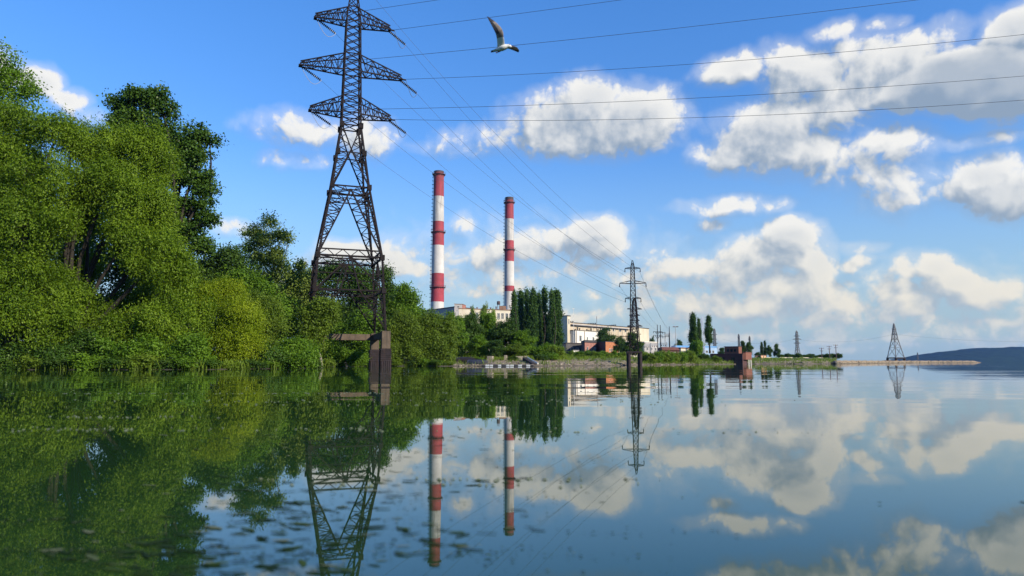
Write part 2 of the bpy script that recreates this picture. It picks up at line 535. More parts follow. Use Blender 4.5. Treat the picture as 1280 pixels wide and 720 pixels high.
# ---------------------------------------------------------------- trees
def leaf_mat(name, c0, c1, transl=0.35, rough=0.5):
    m, nt = new_mat(name)
    geo = nt.node('ShaderNodeNewGeometry')
    oi = nt.node('ShaderNodeObjectInfo')
    patch = nt.noise(geo.outputs['Position'], 0.35, 2.0, 0.5).outputs[0]
    f = nt.math('ADD', nt.math('MULTIPLY', geo.outputs['Random Per Island'], 0.60), nt.math('MULTIPLY', nt.remap(patch, 0.35, 0.65), 0.35))
    f = nt.math('ADD', f, nt.math('MULTIPLY', oi.outputs['Random'], 0.10))
    c = nt.mix(f, tuple(c0) + (1,), tuple(c1) + (1,))
    p = nt.node('ShaderNodeBsdfPrincipled')
    nt.l.new(c, p.inputs['Base Color'])
    p.inputs['Roughness'].default_value = rough
    p.inputs['Specular IOR Level'].default_value = 0.14
    t = nt.node('ShaderNodeBsdfTranslucent')
    tc = nt.mix(1.0, c, (1.5, 1.55, 0.7, 1), 'MULTIPLY')
    nt.l.new(tc, t.inputs['Color'])
    mx = nt.node('ShaderNodeMixShader'); mx.inputs[0].default_value = transl + .06
    nt.l.new(p.outputs[0], mx.inputs[1]); nt.l.new(t.outputs[0], mx.inputs[2])
    nt.l.new(mx.outputs[0], nt.out.inputs[0])
    return m


L_WILLOW = leaf_mat('willow_leaves', (0.048, 0.100, 0.006), (0.178, 0.268, 0.018), 0.34)
L_BRIGHT = leaf_mat('young_willow_leaves', (0.098, 0.160, 0.006), (0.250, 0.312, 0.016), 0.36)
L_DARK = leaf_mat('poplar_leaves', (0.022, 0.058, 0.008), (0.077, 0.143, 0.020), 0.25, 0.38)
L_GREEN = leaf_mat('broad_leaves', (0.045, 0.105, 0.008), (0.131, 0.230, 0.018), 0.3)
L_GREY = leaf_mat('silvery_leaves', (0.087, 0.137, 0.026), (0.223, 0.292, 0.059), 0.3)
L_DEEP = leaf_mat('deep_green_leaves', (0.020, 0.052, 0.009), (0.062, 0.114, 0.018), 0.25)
L_COL = leaf_mat('column_poplar_leaves', (0.022, 0.059, 0.012), (0.068, 0.131, 0.026), 0.25)
L_OLIVE = leaf_mat('olive_leaves', (0.052, 0.098, 0.010), (0.145, 0.212, 0.022), 0.3)
M_BARK = surface_mat('bark', (0.022, 0.018, 0.014), 0.9, var=0.4, scale=2.0, bump=0.02)
M_BARK_PALE = surface_mat('pale_bark', (0.16, 0.14, 0.11), 0.9, var=0.35, scale=2.0, bump=0.02)


def leaf_cloud(rg, lobes, n_clump, per, leaf, clump_r, droop=0.0, out=0.7, shell=2.2, flat=1.0, sub=0):
    """leaves in clumps through the lobes (cx,cy,cz, rx,ry,rz); returns verts, faces, clump centres"""
    L = np.array(lobes, float)
    if sub:                                  # boughs: every lobe carries smaller cushions of leaves with gaps between
        M = []
        for q in L:
            k = sub + int(rg.integers(0, 3))
            dd = rg.normal(size=(k, 3)); dd[:, 2] = np.abs(dd[:, 2]) * 0.9 - 0.25 * np.abs(rg.normal(size=k)); dd /= np.linalg.norm(dd, axis=1)[:, None]
            rs_ = rg.uniform(0.30, 0.58, k)
            for j in range(k):
                M.append([*(q[:3] + dd[j] * q[3:6] * rg.uniform(.50, .88)), *(q[3:6] * rs_[j] * np.array([.95, .95, 1.2]))])
            M.append([*q[:3], *(q[3:6] * .80)])
        L = np.array(M)
    wgt = (L[:, 3] * L[:, 4] * L[:, 5]) ** (2 / 3)
    pick = rg.choice(len(L), n_clump, p=wgt / wgt.sum())
    d = rg.normal(size=(n_clump, 3)); d /= np.linalg.norm(d, axis=1)[:, None]
    r = rg.uniform(0, 1, n_clump) ** (1 / shell) * 1.02
    c = L[pick, :3] + d * L[pick, 3:6] * r[:, None]
    # clumps deep inside another lobe are never seen: move them out to their own shell
    size = clump_r * rg.uniform(0.6, 1.45, n_clump)
    cnt = np.maximum(3, (per * (size / clump_r) ** 1.5).astype(int))
    idx = np.repeat(np.arange(n_clump), cnt)
    n = len(idx)
    off = rg.normal(size=(n, 3)) * np.array([1, 1, 0.72 * flat]) * size[idx][:, None] * 0.58
    p = c[idx] + off
    if droop: p[:, 2] -= droop * np.abs(rg.normal(size=n)) * size[idx]
    outv = d[idx] * 1.0 + off / (size[idx][:, None] + 1e-6) * 0.5
    axis = rg.normal(size=(n, 3)) * 0.8 + outv * 0.5
    axis[:, 2] -= droop * 1.2 + 0.25
    axis /= np.linalg.norm(axis, axis=1)[:, None]
    nrm = rg.normal(size=(n, 3)) * (1 - out) * 1.5 + outv * out + np.array([0, 0, 0.35])
    nrm -= axis * (nrm * axis).sum(1)[:, None]
    nrm /= np.linalg.norm(nrm, axis=1)[:, None] + 1e-9
    side = np.cross(axis, nrm)
    ln = leaf[0] * rg.uniform(0.65, 1.3, n)[:, None]; wd = leaf[1] * rg.uniform(0.7, 1.25, n)[:, None]
    v = np.empty((n, 4, 3))
    v[:, 0] = p - axis * ln * 0.5
    v[:, 1] = p - side * wd * 0.5 + nrm * wd * 0.12
    v[:, 2] = p + axis * ln * 0.5
    v[:, 3] = p + side * wd * 0.5 + nrm * wd * 0.12
    return v.reshape(-1, 3), np.arange(n * 4).reshape(n, 4), c


def limb(mb, a, b, r0, r1, rnd, sag=0.0, n=5, seg=5):
    a, b = Vector(a), Vector(b)
    L = (b - a).length
    pts, rs = [], []
    j1 = Vector((rnd.uniform(-1, 1), rnd.uniform(-1, 1), rnd.uniform(-.4, .4))) * L * 0.13
    for i in range(seg + 1):
        t = i / seg
        p = a.lerp(b, t) + j1 * math.sin(PI * t) + Vector((0, 0, -sag * L * math.sin(PI * t)))
        pts.append(p); rs.append(r0 + (r1 - r0) * t)
    mb.tube(pts, rs, n, caps=False)
    return pts


def wood(lobes, rnd, trunk_r, clumps=None, twigs=0, base=(0, 0, 0), n_stem=1, fork=0.35):
    """trunk that forks into limbs towards the lobes, with twigs on"""
    mb = MB()
    L = sorted(lobes, key=lambda q: q[2])
    top = L[-1]
    zc = sum(q[2] for q in L) / len(L)
    mx = sum(q[0] for q in L) / len(L); my = sum(q[1] for q in L) / len(L)
    fk = Vector((base[0] + (mx - base[0]) * 0.35, base[1] + (my - base[1]) * 0.35, base[2] + (zc - base[2]) * fork))
    limb(mb, (base[0], base[1], base[2] - 0.3), fk, trunk_r * 1.15, trunk_r * 0.8, rnd, n=8, seg=6)
    tips = []
    for q in L:
        p = Vector(q[:3])
        pts = limb(mb, fk, p, trunk_r * 0.45, trunk_r * 0.14, rnd, sag=-0.06)
        tips += pts[2:]
    if clumps is not None and twigs:
        for k in range(twigs):
            c = Vector(clumps[rnd.randrange(len(clumps))])
            s = min(tips, key=lambda t: (t - c).length)
            limb(mb, s, c, trunk_r * 0.10, trunk_r * 0.03, rnd, sag=0.05, n=4, seg=3)
    return mb


TREE_N = [0]
def tree(name, label, cat, lobes, leafmat, base, seed, n_clump=300, per=40, leaf=(0.22, 0.09), clump_r=0.8, droop=0.0, trunk_r=0.3, twigs=30, group=None, bark=None, fork=0.35, shell=2.2, out=0.72, sub=8, flat=1.15):
    """lobes in local metres around base"""
    rg = np.random.default_rng(seed); rnd = random.Random(seed)
    t = tag(empty(name, base), label, cat, group)
    v, f, c = leaf_cloud(rg, lobes, n_clump, per, leaf, clump_r, droop, out, shell, flat, sub)
    link('crown', np_mesh('crown', v, f, leafmat), t)
    wood(lobes, rnd, trunk_r, [tuple(x) for x in c], twigs, fork=fork).build('trunk', bark or M_BARK, t, smooth=True)
    return t


def px_lobes(Y, bx, lob, depth=0.9):
    """lobes measured as directions (px, py, rx, ry[, dy]) at distance Y -> local metres round the foot of the tree"""
    gz = max(0.05, ground_z((bx - 640) / F * Y, Y))
    foot = Vector(((bx - 640) / F * Y, Y, gz))
    out = []
    for q in lob:
        px, py, rx, ry = q[:4]; dy = q[4] if len(q) > 4 else 0.0
        c = at(px, py, Y + dy)
        k = (Y + dy) / F * 1.02
        out.append((c.x - foot.x, dy, c.z - foot.z, rx * k, 0.5 * (rx + ry) * k * depth, ry * k))
    return foot, out


def ptree(name, label, cat, Y, bx, lob, mat, seed, **kw):
    foot, lobes = px_lobes(Y, bx, lob)
    return tree(name, label, cat, lobes, mat, foot, seed, **kw)


# --- the tall wood on the near bank
ptree('poplar_tree', 'tall dark broad-leaved tree at the very edge, twiggy top over the willows', 'tree', 69, -10,
      [(2, 72, 13, 20), (18, 92, 22, 16), (-12, 105, 35, 30), (25, 118, 26, 18), (-5, 150, 45, 36), (-40, 200, 55, 70), (10, 215, 50, 45), (-20, 310, 60, 80)],
      L_GREEN, 11, n_clump=700, per=54, leaf=(0.28, 0.18), clump_r=0.75, trunk_r=0.5, twigs=60, group='tall trees on the near bank')
ptree('willow_tree', 'huge olive willow at the edge whose lowest boughs hang to the water', 'tree', 59.5, 15,
      [(30, 160, 34, 30), (70, 172, 40, 28), (15, 200, 50, 40, 1), (50, 225, 44, 40, -1), (-20, 260, 70, 60), (35, 285, 58, 42, -2), (10, 345, 56, 38, -1), (20, 400, 46, 40, -2), (-50, 370, 60, 70), (-90, 240, 80, 120, 2), (38, 340, 26, 28, -1), (86, 378, 20, 36, .5), (72, 352, 18, 22, .5), (92, 170, 22, 22, 2)],
      L_WILLOW, 12, n_clump=3300, per=56, leaf=(0.26, 0.095), clump_r=0.60, droop=0.35, flat=1.5, trunk_r=0.55, twigs=160, group='willows on the near bank')
ptree('willow_tree', 'broad olive willow with bare dark limbs showing in the gap over the water', 'tree', 63, 62,
      [(118, 190, 34, 28), (150, 182, 30, 24, 1), (180, 188, 30, 26), (188, 215, 28, 36, 1), (130, 230, 48, 38, -1), (168, 250, 44, 40, -1), (190, 268, 30, 40), (160, 300, 40, 26, -2), (198, 325, 36, 36, -1), (218, 345, 22, 38), (178, 372, 34, 22, 3), (238, 405, 28, 44, -1), (205, 405, 40, 34, -1), (105, 270, 34, 36, 2), (100, 335, 22, 30, 5), (110, 400, 36, 30, 1), (78, 398, 24, 32, -4), (96, 372, 15, 16, -3), (150, 415, 34, 26, -1)],
      L_WILLOW, 13, n_clump=3900, per=56, leaf=(0.26, 0.095), clump_r=0.60, droop=0.35, flat=1.5, trunk_r=0.55, twigs=260, group='willows on the near bank', fork=0.16)
ptree('poplar_tree', 'tall dark poplar standing up behind the broad willow, crown in separate clusters against the sky', 'tree', 75, 215,
      [(147, 133, 17, 13), (178, 124, 26, 15), (197, 122, 12, 13), (205, 142, 18, 15), (165, 152, 28, 16), (190, 166, 30, 18), (212, 175, 10, 8), (247, 168, 17, 14), (262, 176, 9, 9), (232, 186, 22, 14), (248, 197, 18, 13), (238, 226, 26, 16), (258, 240, 14, 13), (240, 258, 28, 16), (262, 276, 9, 10), (234, 286, 24, 18), (210, 215, 30, 34, 2), (246, 312, 17, 14), (215, 300, 24, 40, 1)],
      L_DARK, 14, n_clump=900, per=58, leaf=(0.30, 0.22), clump_r=0.62, trunk_r=0.5, twigs=120, group='tall trees on the near bank', fork=0.5)
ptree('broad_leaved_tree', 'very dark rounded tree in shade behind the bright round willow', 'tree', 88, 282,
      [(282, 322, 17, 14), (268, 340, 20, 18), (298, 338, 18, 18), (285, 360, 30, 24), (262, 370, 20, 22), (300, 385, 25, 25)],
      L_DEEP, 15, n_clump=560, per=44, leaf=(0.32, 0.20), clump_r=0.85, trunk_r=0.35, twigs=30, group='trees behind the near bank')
ptree('ash_tree', 'airy tall tree with a loose pointed crown, sky showing through its upper branches', 'tree', 97, 335,
      [(334, 280, 10, 9), (318, 292, 12, 8), (348, 296, 10, 11), (360, 300, 5, 10), (328, 303, 16, 9), (345, 318, 14, 9), (312, 313, 9, 6), (328, 328, 22, 12), (352, 336, 12, 9), (335, 350, 26, 14), (318, 362, 18, 14), (345, 376, 22, 20)],
      L_GREY, 16, n_clump=560, per=42, leaf=(0.32, 0.16), clump_r=0.75, trunk_r=0.32, twigs=90, group='trees behind the near bank', bark=M_BARK_PALE, fork=0.55)
ptree('aspen_tree', 'pale grey-green young tree between the airy tall tree and the lattice tower', 'tree', 90, 372,
      [(376, 334, 6, 10), (370, 350, 11, 13), (381, 358, 9, 14), (362, 368, 14, 13), (376, 382, 17, 17), (360, 392, 16, 14)],
      L_GREY, 17, n_clump=420, per=44, leaf=(0.30, 0.17), clump_r=0.7, trunk_r=0.2, twigs=40, group='trees behind the near bank', bark=M_BARK_PALE)
ptree('maple_tree', 'mid-green dense tree under the airy tall tree', 'tree', 82, 320,
      [(300, 352, 20, 14), (322, 370, 26, 18), (310, 392, 30, 22), (345, 392, 22, 18), (335, 415, 34, 22), (360, 410, 18, 18)],
      L_GREEN, 18, n_clump=700, per=46, leaf=(0.29, 0.19), clump_r=0.75, trunk_r=0.3, twigs=30, group='trees behind the near bank')
ptree('willow_tree', 'bright yellow-green round willow leaning over the water, dark boughs inside', 'tree', 64.5, 295,
      [(262, 366, 20, 16), (284, 362, 18, 14, 1), (262, 392, 24, 22), (296, 395, 30, 26, -1), (268, 424, 28, 26, -1), (304, 428, 28, 26, -1), (316, 404, 14, 20), (290, 446, 34, 10, -1)],
      L_BRIGHT, 19, n_clump=1050, per=52, leaf=(0.22, 0.075), clump_r=0.5, droop=0.3, flat=1.4, trunk_r=0.32, twigs=110, group='willows on the near bank', fork=0.3)
ptree('willow_tree', 'olive rounded willow just behind the bright round one', 'tree', 70, 335,
      [(318, 376, 18, 13), (338, 384, 16, 13), (330, 400, 24, 18), (345, 408, 16, 16), (332, 428, 22, 20)],
      L_OLIVE, 20, n_clump=420, per=46, leaf=(0.22, 0.08), clump_r=0.55, droop=0.25, trunk_r=0.22, twigs=40, group='willows on the near bank')
ptree('hazel_bush', 'dense fresh-green round bush at the waterline below the lattice tower', 'bush', 67.5, 368,
      [(368, 438, 22, 13), (354, 448, 17, 10, -1), (384, 448, 16, 11, -1), (372, 452, 20, 8, -2)],
      L_GREEN, 21, n_clump=420, per=44, leaf=(0.20, 0.15), clump_r=0.42, trunk_r=0.12, twigs=10, group='bushes along the near waterline')
ptree('alder_tree', 'olive tree with thin pale forked trunk, in front of the tower legs', 'tree', 78.5, 402,
      [(404, 386, 16, 11), (388, 396, 14, 12), (408, 402, 14, 12), (392, 415, 18, 14), (384, 432, 18, 14)],
      L_OLIVE, 22, n_clump=600, per=46, leaf=(0.24, 0.13), clump_r=0.58, trunk_r=0.16, twigs=40, group='trees behind the near bank', bark=M_BARK_PALE)
ptree('willow_bush', 'shaded shrub under the tower beside its concrete beam', 'bush', 88.5, 422,
      [(408, 434, 13, 12), (418, 444, 18, 10), (438, 447, 18, 9), (402, 448, 14, 9)],
      L_GREEN, 23, n_clump=380, per=42, leaf=(0.20, 0.12), clump_r=0.5, trunk_r=0.12, twigs=10, group='bushes along the near waterline')
ptree('maple_tree', 'wide dark tree filling the foot of the lattice tower from behind', 'tree', 112, 435,
      [(405, 345, 20, 14), (430, 340, 22, 12), (452, 350, 22, 15), (425, 365, 34, 18), (462, 372, 22, 20), (440, 395, 40, 24), (470, 410, 24, 22), (410, 400, 25, 28), (440, 430, 40, 22)],
      L_DEEP, 24, n_clump=950, per=46, leaf=(0.36, 0.23), clump_r=1.0, trunk_r=0.4, twigs=30, group='trees behind the near bank')
ptree('maple_tree', 'mid-green tree under the tower behind the concrete beam', 'tree', 101, 450,
      [(455, 405, 22, 16), (440, 420, 24, 18), (462, 430, 22, 20), (445, 446, 30, 12)],
      L_GREEN, 25, n_clump=520, per=44, leaf=(0.28, 0.19), clump_r=0.75, trunk_r=0.25, twigs=20, group='trees behind the near bank')
ptree('poplar_tree', 'dark pointed tree just beside the tower leg, above the willows', 'tree', 118, 485,
      [(482, 346, 6, 12), (484, 362, 9, 13), (488, 380, 14, 16), (490, 402, 18, 20), (486, 425, 18, 22)],
      L_DEEP, 26, n_clump=480, per=44, leaf=(0.34, 0.23), clump_r=0.85, trunk_r=0.25, twigs=20, group='trees behind the near bank')
ptree('ash_tree', 'rounded dark-topped tree past the tower, next to the pointed one', 'tree', 112, 508,
      [(505, 366, 8, 8), (510, 378, 10, 9), (502, 390, 14, 11), (516, 396, 11, 11), (508, 415, 20, 18)],
      L_GREEN, 27, n_clump=460, per=44, leaf=(0.33, 0.22), clump_r=0.8, trunk_r=0.25, twigs=20, group='trees behind the near bank')
ptree('willow_tree', 'light-green willow at the water beside the dark pier of the tower', 'tree', 101, 505,
      [(502, 402, 14, 12), (498, 418, 16, 16), (515, 415, 15, 16), (497, 440, 18, 15, -1), (518, 440, 16, 15, -1)],
      L_OLIVE, 28, n_clump=720, per=46, leaf=(0.28, 0.13), clump_r=0.65, droop=0.3, trunk_r=0.25, twigs=30, group='willows on the middle bank')
ptree('willow_tree', 'broad soft willow on the shore, the last one before the sandy beach', 'tree', 102, 545,
      [(540, 404, 18, 12), (556, 410, 14, 12), (530, 418, 16, 14), (548, 428, 22, 15, -1), (536, 444, 18, 12, -1), (558, 446, 10, 11, -1)],
      L_OLIVE, 29, n_clump=780, per=46, leaf=(0.29, 0.14), clump_r=0.68, droop=0.3, trunk_r=0.25, twigs=30, group='willows on the middle bank')
# dark undergrowth along the water's edge
for k, (bx, Y, lob, mt, lb) in enumerate([
        (60, 58.5, [(40, 442, 30, 13), (75, 446, 30, 12), (10, 448, 24, 10)], L_DARK, 'dark tangled undergrowth at the waterline beneath the huge edge willow'),
        (155, 59, [(140, 440, 26, 14), (178, 438, 26, 15), (160, 450, 36, 9)], L_GREEN, 'leafy green shrub at the waterline beneath the broad willow'),
        (225, 59.5, [(214, 446, 18, 11), (240, 440, 16, 17), (252, 450, 12, 8)], L_GREEN, 'fresh-green shrub at the waterline between the broad and the bright willow'),
        (115, 60, [(105, 432, 24, 16), (95, 448, 20, 10), (125, 448, 18, 10)], L_DARK, 'dark shrub below the bare limbs of the broad willow'),
        (330, 65, [(330, 446, 16, 11), (345, 452, 12, 7)], L_DARK, 'small dark shrub tucked between bright willow and round bush'),
        (470, 100, [(478, 438, 12, 16), (466, 446, 16, 12), (490, 450, 10, 8)], L_GREEN, 'green shrub right behind the dark piers')]):
    ptree('riverside_shrub', lb, 'bush', Y, bx, lob, mt, 40 + k, n_clump=330, per=40, leaf=(0.20, 0.13), clump_r=0.45, trunk_r=0.10, twigs=12, group='bushes along the near waterline')

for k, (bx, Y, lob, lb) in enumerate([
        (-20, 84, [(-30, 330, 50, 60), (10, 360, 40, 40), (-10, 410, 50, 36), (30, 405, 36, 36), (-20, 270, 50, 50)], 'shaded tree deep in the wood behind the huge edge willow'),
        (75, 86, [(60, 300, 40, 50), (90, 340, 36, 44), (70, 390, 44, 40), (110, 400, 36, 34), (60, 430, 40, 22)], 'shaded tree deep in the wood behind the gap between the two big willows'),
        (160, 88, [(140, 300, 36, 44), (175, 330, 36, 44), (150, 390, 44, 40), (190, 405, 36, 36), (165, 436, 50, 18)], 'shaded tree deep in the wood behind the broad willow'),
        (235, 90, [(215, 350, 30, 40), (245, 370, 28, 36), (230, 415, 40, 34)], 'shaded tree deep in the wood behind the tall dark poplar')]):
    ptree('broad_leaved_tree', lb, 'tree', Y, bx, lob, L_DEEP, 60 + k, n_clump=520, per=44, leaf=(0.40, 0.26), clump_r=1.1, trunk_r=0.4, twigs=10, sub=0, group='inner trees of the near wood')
OV = [(-14, 10, 442, 'below the huge edge willow, at the edge of the view'), (22, 11, 447, 'below the huge edge willow, where the earth shows'), (48, 12, 441, 'below the huge edge willow, nearest its trunk'), (84, 11, 446, 'in the gap between the two big willows'),
      (118, 12, 440, 'below the bare limbs of the broad willow'), (148, 10, 446, 'just past the bare limbs of the broad willow'), (178, 12, 441, 'below the middle of the broad willow'), (208, 11, 445, 'below the far boughs of the broad willow'),
      (236, 11, 441, 'where the broad willow ends'), (262, 10, 449, 'where the bright willow begins'), (290, 9, 451, 'below the bright willow, under its dark boughs'), (318, 10, 448, 'at the far end of the bright willow'),
      (346, 9, 451, 'just before the fresh-green round bush'), (392, 9, 449, 'just past the fresh-green round bush'), (408, 9, 447, 'below the forked alder'), (424, 9, 448, 'under the concrete beam'),
      (444, 9, 447, 'under the concrete beam, beside the piers'), (462, 8, 449, 'right behind the near pier'), (496, 9, 447, 'just past the piers'), (514, 9, 449, 'below the light-green willow'),
      (532, 9, 447, 'between the two shore willows'), (549, 9, 449, 'below the last willow before the beach'), (564, 8, 451, 'where the sandy beach begins')]
# --- prototypes for the many smaller trees further off
def proto(kind, seed):
    rg = np.random.default_rng(seed); rnd = random.Random(seed)
    if kind == 'round':                      # 10 m tall
        lob = [(0, 0, 5.4, 2.6, 2.6, 3.0)]
        for k in range(13):
            a = rnd.uniform(0, 2 * PI); z = rnd.uniform(1.5, 8.2); rr_ = (1 - abs(z - 4.6) / 5.5) * 2.7
            lob.append((math.cos(a) * rr_, math.sin(a) * rr_, z, rnd.uniform(1.2, 1.9), rnd.uniform(1.2, 1.9), rnd.uniform(1.0, 1.7)))
        lob.append((rnd.uniform(-.6, .6), 0, 8.8, 1.2, 1.2, 1.1))
        v, f, c = leaf_cloud(rg, lob, 380, 30, (0.42, 0.26), 0.66, 0.1, 0.75, sub=3)
        w = wood(lob, rnd, 0.24, [tuple(x) for x in c], 14)
    elif kind == 'column':                   # 20 m tall
        lob = []
        for k in range(26):
            t = rnd.random(); z = 2.2 + 16.2 * t
            ring = (1.15 * math.sin(PI * min(1, 0.16 + t * 0.84) ** 0.8) + 0.12)
            a = rnd.uniform(0, 2 * PI)
            lob.append((math.cos(a) * ring * .75, math.sin(a) * ring * .75, z, 0.62, 0.62, rnd.uniform(1.5, 2.6)))
        lob.append((0, 0, 18.7, 0.42, 0.42, 1.4)); lob.append((0, 0, 9.5, 1.0, 1.0, 7.5))
        v, f, c = leaf_cloud(rg, lob, 520, 20, (0.50, 0.30), 0.52, -0.25, 0.7, flat=1.6)
        w = MB(); limb(w, (0, 0, -0.4), (0, 0, 17.5), 0.32, 0.06, rnd, n=7, seg=8)
        for q in lob[:18]: limb(w, (0, 0, max(1.6, q[2] - 2.5)), q[:3], 0.08, 0.02, rnd, n=4, seg=3)
    else:                                    # bush, 3 m tall
        lob = [(0, 0, 1.3, 1.5, 1.4, 1.2)]
        for k in range(6):
            a = rnd.uniform(0, 2 * PI)
            lob.append((math.cos(a) * 1.3, math.sin(a) * 1.0, rnd.uniform(0.6, 2.1), rnd.uniform(.6, 1.0), rnd.uniform(.6, 1.0), rnd.uniform(.6, 0.95)))
        v, f, c = leaf_cloud(rg, lob, 150, 26, (0.30, 0.19), 0.42, 0.0, 0.7)
        w = wood(lob, rnd, 0.08, [tuple(x) for x in c], 8)
    cm = {}
    wm = w.build('trunk', M_BARK, None, smooth=True)
    wme = wm.data
    bpy.data.objects.remove(wm)
    return (v, f, wme, cm)


PROTO = {(k, s): proto(k, 100 + s * 7 + len(k)) for k in ('round', 'column', 'bush') for s in range(3)}


def small_tree(name, label, cat, kind, var, px, Y, top, width=None, mat=None, group=None, rz=None, gz=None):
    """copy of a prototype: foot at direction px, Y metres off, top seen at height py = top, crown width in px"""
    v, f, wme, cm = PROTO[(kind, var)]
    if mat.name not in cm:
        cm[mat.name] = np_mesh('crown', v, f, mat)
    x = (px - 640) / F * Y
    z = ground_z(x, Y) if gz is None else gz
    H0 = {'round': 10.0, 'column': 20.0, 'bush': 2.9}[kind]
    W0 = {'round': 7.6, 'column': 3.6, 'bush': 4.4}[kind]
    h = zat(top, Y) - z
    sz = h / H0
    sx = sz if width is None else width * Y / F / W0
    t = tag(empty(name, (x, Y, z), rz if rz is not None else (px * 1.7) % 6.28), label, cat, group)
    t.scale = (sx, sx, sz)
    link('crown', cm[mat.name], t); link('trunk', wme, t)
    return t


for k, (px, w, top, wh) in enumerate(OV):
    Y = shore_y(px) + 1.1
    o = small_tree('overhanging_shrub', 'low shrub overhanging the water ' + wh, 'bush', 'bush', k % 3, px, Y, top, w * (90 / Y) * 2.6, (L_GREEN, L_DARK, L_OLIVE, L_DEEP)[k % 4], 'shrubs overhanging the near waterline', gz=-.12)
G = 'trees in front of the power plant'
for a in [
    (566, 118, 388, 36, L_GREEN, 0, 'mid-green round tree rising behind the last willow before the beach'),
    (588, 122, 391, 38, L_DEEP, 1, 'dark round tree at the head of the beach, its crown under the grey plant wing'),
    (610, 125, 389, 42, L_GREEN, 2, 'broad dark-green tree standing over the middle of the beach'),
    (634, 122, 396, 40, L_DEEP, 0, 'dense dark tree just before the row of columnar poplars'),
    (654, 120, 412, 34, L_GREEN, 1, 'lower round tree at the foot of the first columnar poplars'),
    (577, 130, 408, 30, L_OLIVE, 2, 'olive tree low between two darker round trees at the head of the beach'),
    (599, 112, 418, 30, L_GREEN, 1, 'small leafy tree hanging over the dark upturned boats'),
    (622, 110, 424, 32, L_DEEP, 2, 'shady low tree on the sand behind the boom of floats'),
    (645, 110, 428, 28, L_OLIVE, 0, 'yellowish low tree beside the light concrete blocks'),
]:
    small_tree('broad_leaved_tree', a[6], 'tree', 'round', a[5], a[0], a[1], a[2], a[3], a[4], G)
for k, (px, Y, top, w, wh) in enumerate([(563, 116, 436, 30, 'under the first plant tree past the willows'), (579, 122, 438, 30, 'above the highest upturned boat'), (594, 124, 439, 30, 'above the bluish boat'), (608, 126, 438, 28, 'behind the concrete block nearest the boats'), (622, 124, 439, 28, 'behind the middle of the float line'), (637, 126, 438, 28, 'behind the upright concrete block'), (652, 122, 440, 26, 'behind the long concrete block'), (601, 106, 446, 14, 'on the sand beside the bluish boat'), (641, 106, 445, 15, 'on the sand behind the float line')]):
    small_tree('undergrowth_bush', 'shady bush ' + wh, 'bush', 'bush', k % 3, px, Y, top, w, (L_DEEP, L_GREEN)[k % 2], 'undergrowth below the plant trees')
for k, (px, top, w) in enumerate([(591, 381, 14), (606, 379, 16), (617, 385, 12)]):
    small_tree('young_tree', ('pale slim tree before the cream plant wall, nearest the rooftop cabin', 'tallest of three pale trees before the cream plant wall', 'small pale tree before the cream plant wall, under the black tank')[k], 'tree', 'round', k, px, 260, top, w, L_GREY, 'pale trees before the plant wall')
small_tree('columnar_poplar', 'lone narrow dark poplar beside the grey plant wing', 'tree', 'column', 1, 517, 210, 362, 11, L_COL, 'lone columnar poplars')
PG = 'row of columnar poplars before the plant'
for k, (px, top, w, lb) in enumerate([
        (643, 363, 12, 'slim dark poplar at the near-chimney end of the row, first beside the chimney foot'),
        (650.5, 361, 14, 'second poplar of the row counted from the chimney'),
        (658, 362, 14, 'third poplar of the row counted from the chimney'),
        (666, 360.5, 15, 'fourth poplar of the row counted from the chimney, in the densest part'),
        (673.5, 364, 13, 'fifth poplar of the row, just before the small gap'),
        (681, 360, 16, 'pointed poplar of the row right after the small gap'),
        (690, 362, 12, 'narrow poplar wedged beside the widest poplar of the row'),
        (696, 360, 17, 'widest poplar of the row, last before the white wall')]):
    small_tree('columnar_poplar', lb, 'tree', 'column', k % 3, px, 200 + (k % 3) * 4, top, w, L_COL, PG, rz=k * 1.1)
for px, Y, top, w, mt, v, lb in [
        (652, 128, 424, 34, L_GREEN, 0, 'broad bush at the foot of the poplar row, over the concrete blocks'),
        (668, 124, 430, 32, L_DEEP, 1, 'dark bush at the foot of the poplar row'),
        (682, 120, 428, 34, L_GREEN, 2, 'round bush under the widest poplar, above the ramp'),
        (697, 116, 431, 30, L_OLIVE, 0, 'olive bush at the end of the poplar row by the water'),
        (676, 108, 442, 26, L_DEEP, 1, 'low dark bush overhanging the shore beside the ramp'),
        (690, 110, 440, 22, L_GREEN, 2, 'low green bush overhanging the shore before the white wall')]:
    small_tree('riverside_bush', lb, 'bush', 'bush', v, px, Y, top, w, mt, 'bushes below the poplar row')
rb = random.Random(8)
HB = ['below the dark shed', 'below the white cabin', 'before the white cabin and brick house', 'below the brick house', 'under the dark gable', 'below the orange house', 'past the orange house']
k = 0
for px in np.arange(708, 782, 5.3):
    Y = 150 + rb.uniform(-8, 8)
    where = HB[min(6, int((px - 708) / 10.6))]
    small_tree('hedge_bush', ('low leafy bush ', 'taller leafy bush ')[k % 2] + where, 'bush', 'bush', k % 3, px, Y, 439.5 + rb.uniform(-1.5, 2.5) - (k % 2) * 1.2, 12 + rb.uniform(-2, 4), (L_GREEN, L_OLIVE)[k % 3 == 1], 'hedge of bushes along the plant shore')
    k += 1
for px, Y, top, w, lb in [(712, 118, 449, 10, 'small bush on the pale slope under the brick house'), (739, 117, 449.5, 8, 'tiny bush alone on the pale sand near the brick house'), (727, 126, 446, 12, 'small bush at the top of the pale slope')]:
    small_tree('slope_bush', lb, 'bush', 'bush', 1, px, Y, top, w, L_GREEN, 'bushes on the pale slope')
small_tree('dark_tree', 'dark tree before the long hall, over the dark gable of the orange house', 'tree', 'round', 1, 757, 285, 409, 27, L_DEEP, 'dark trees by the long hall')
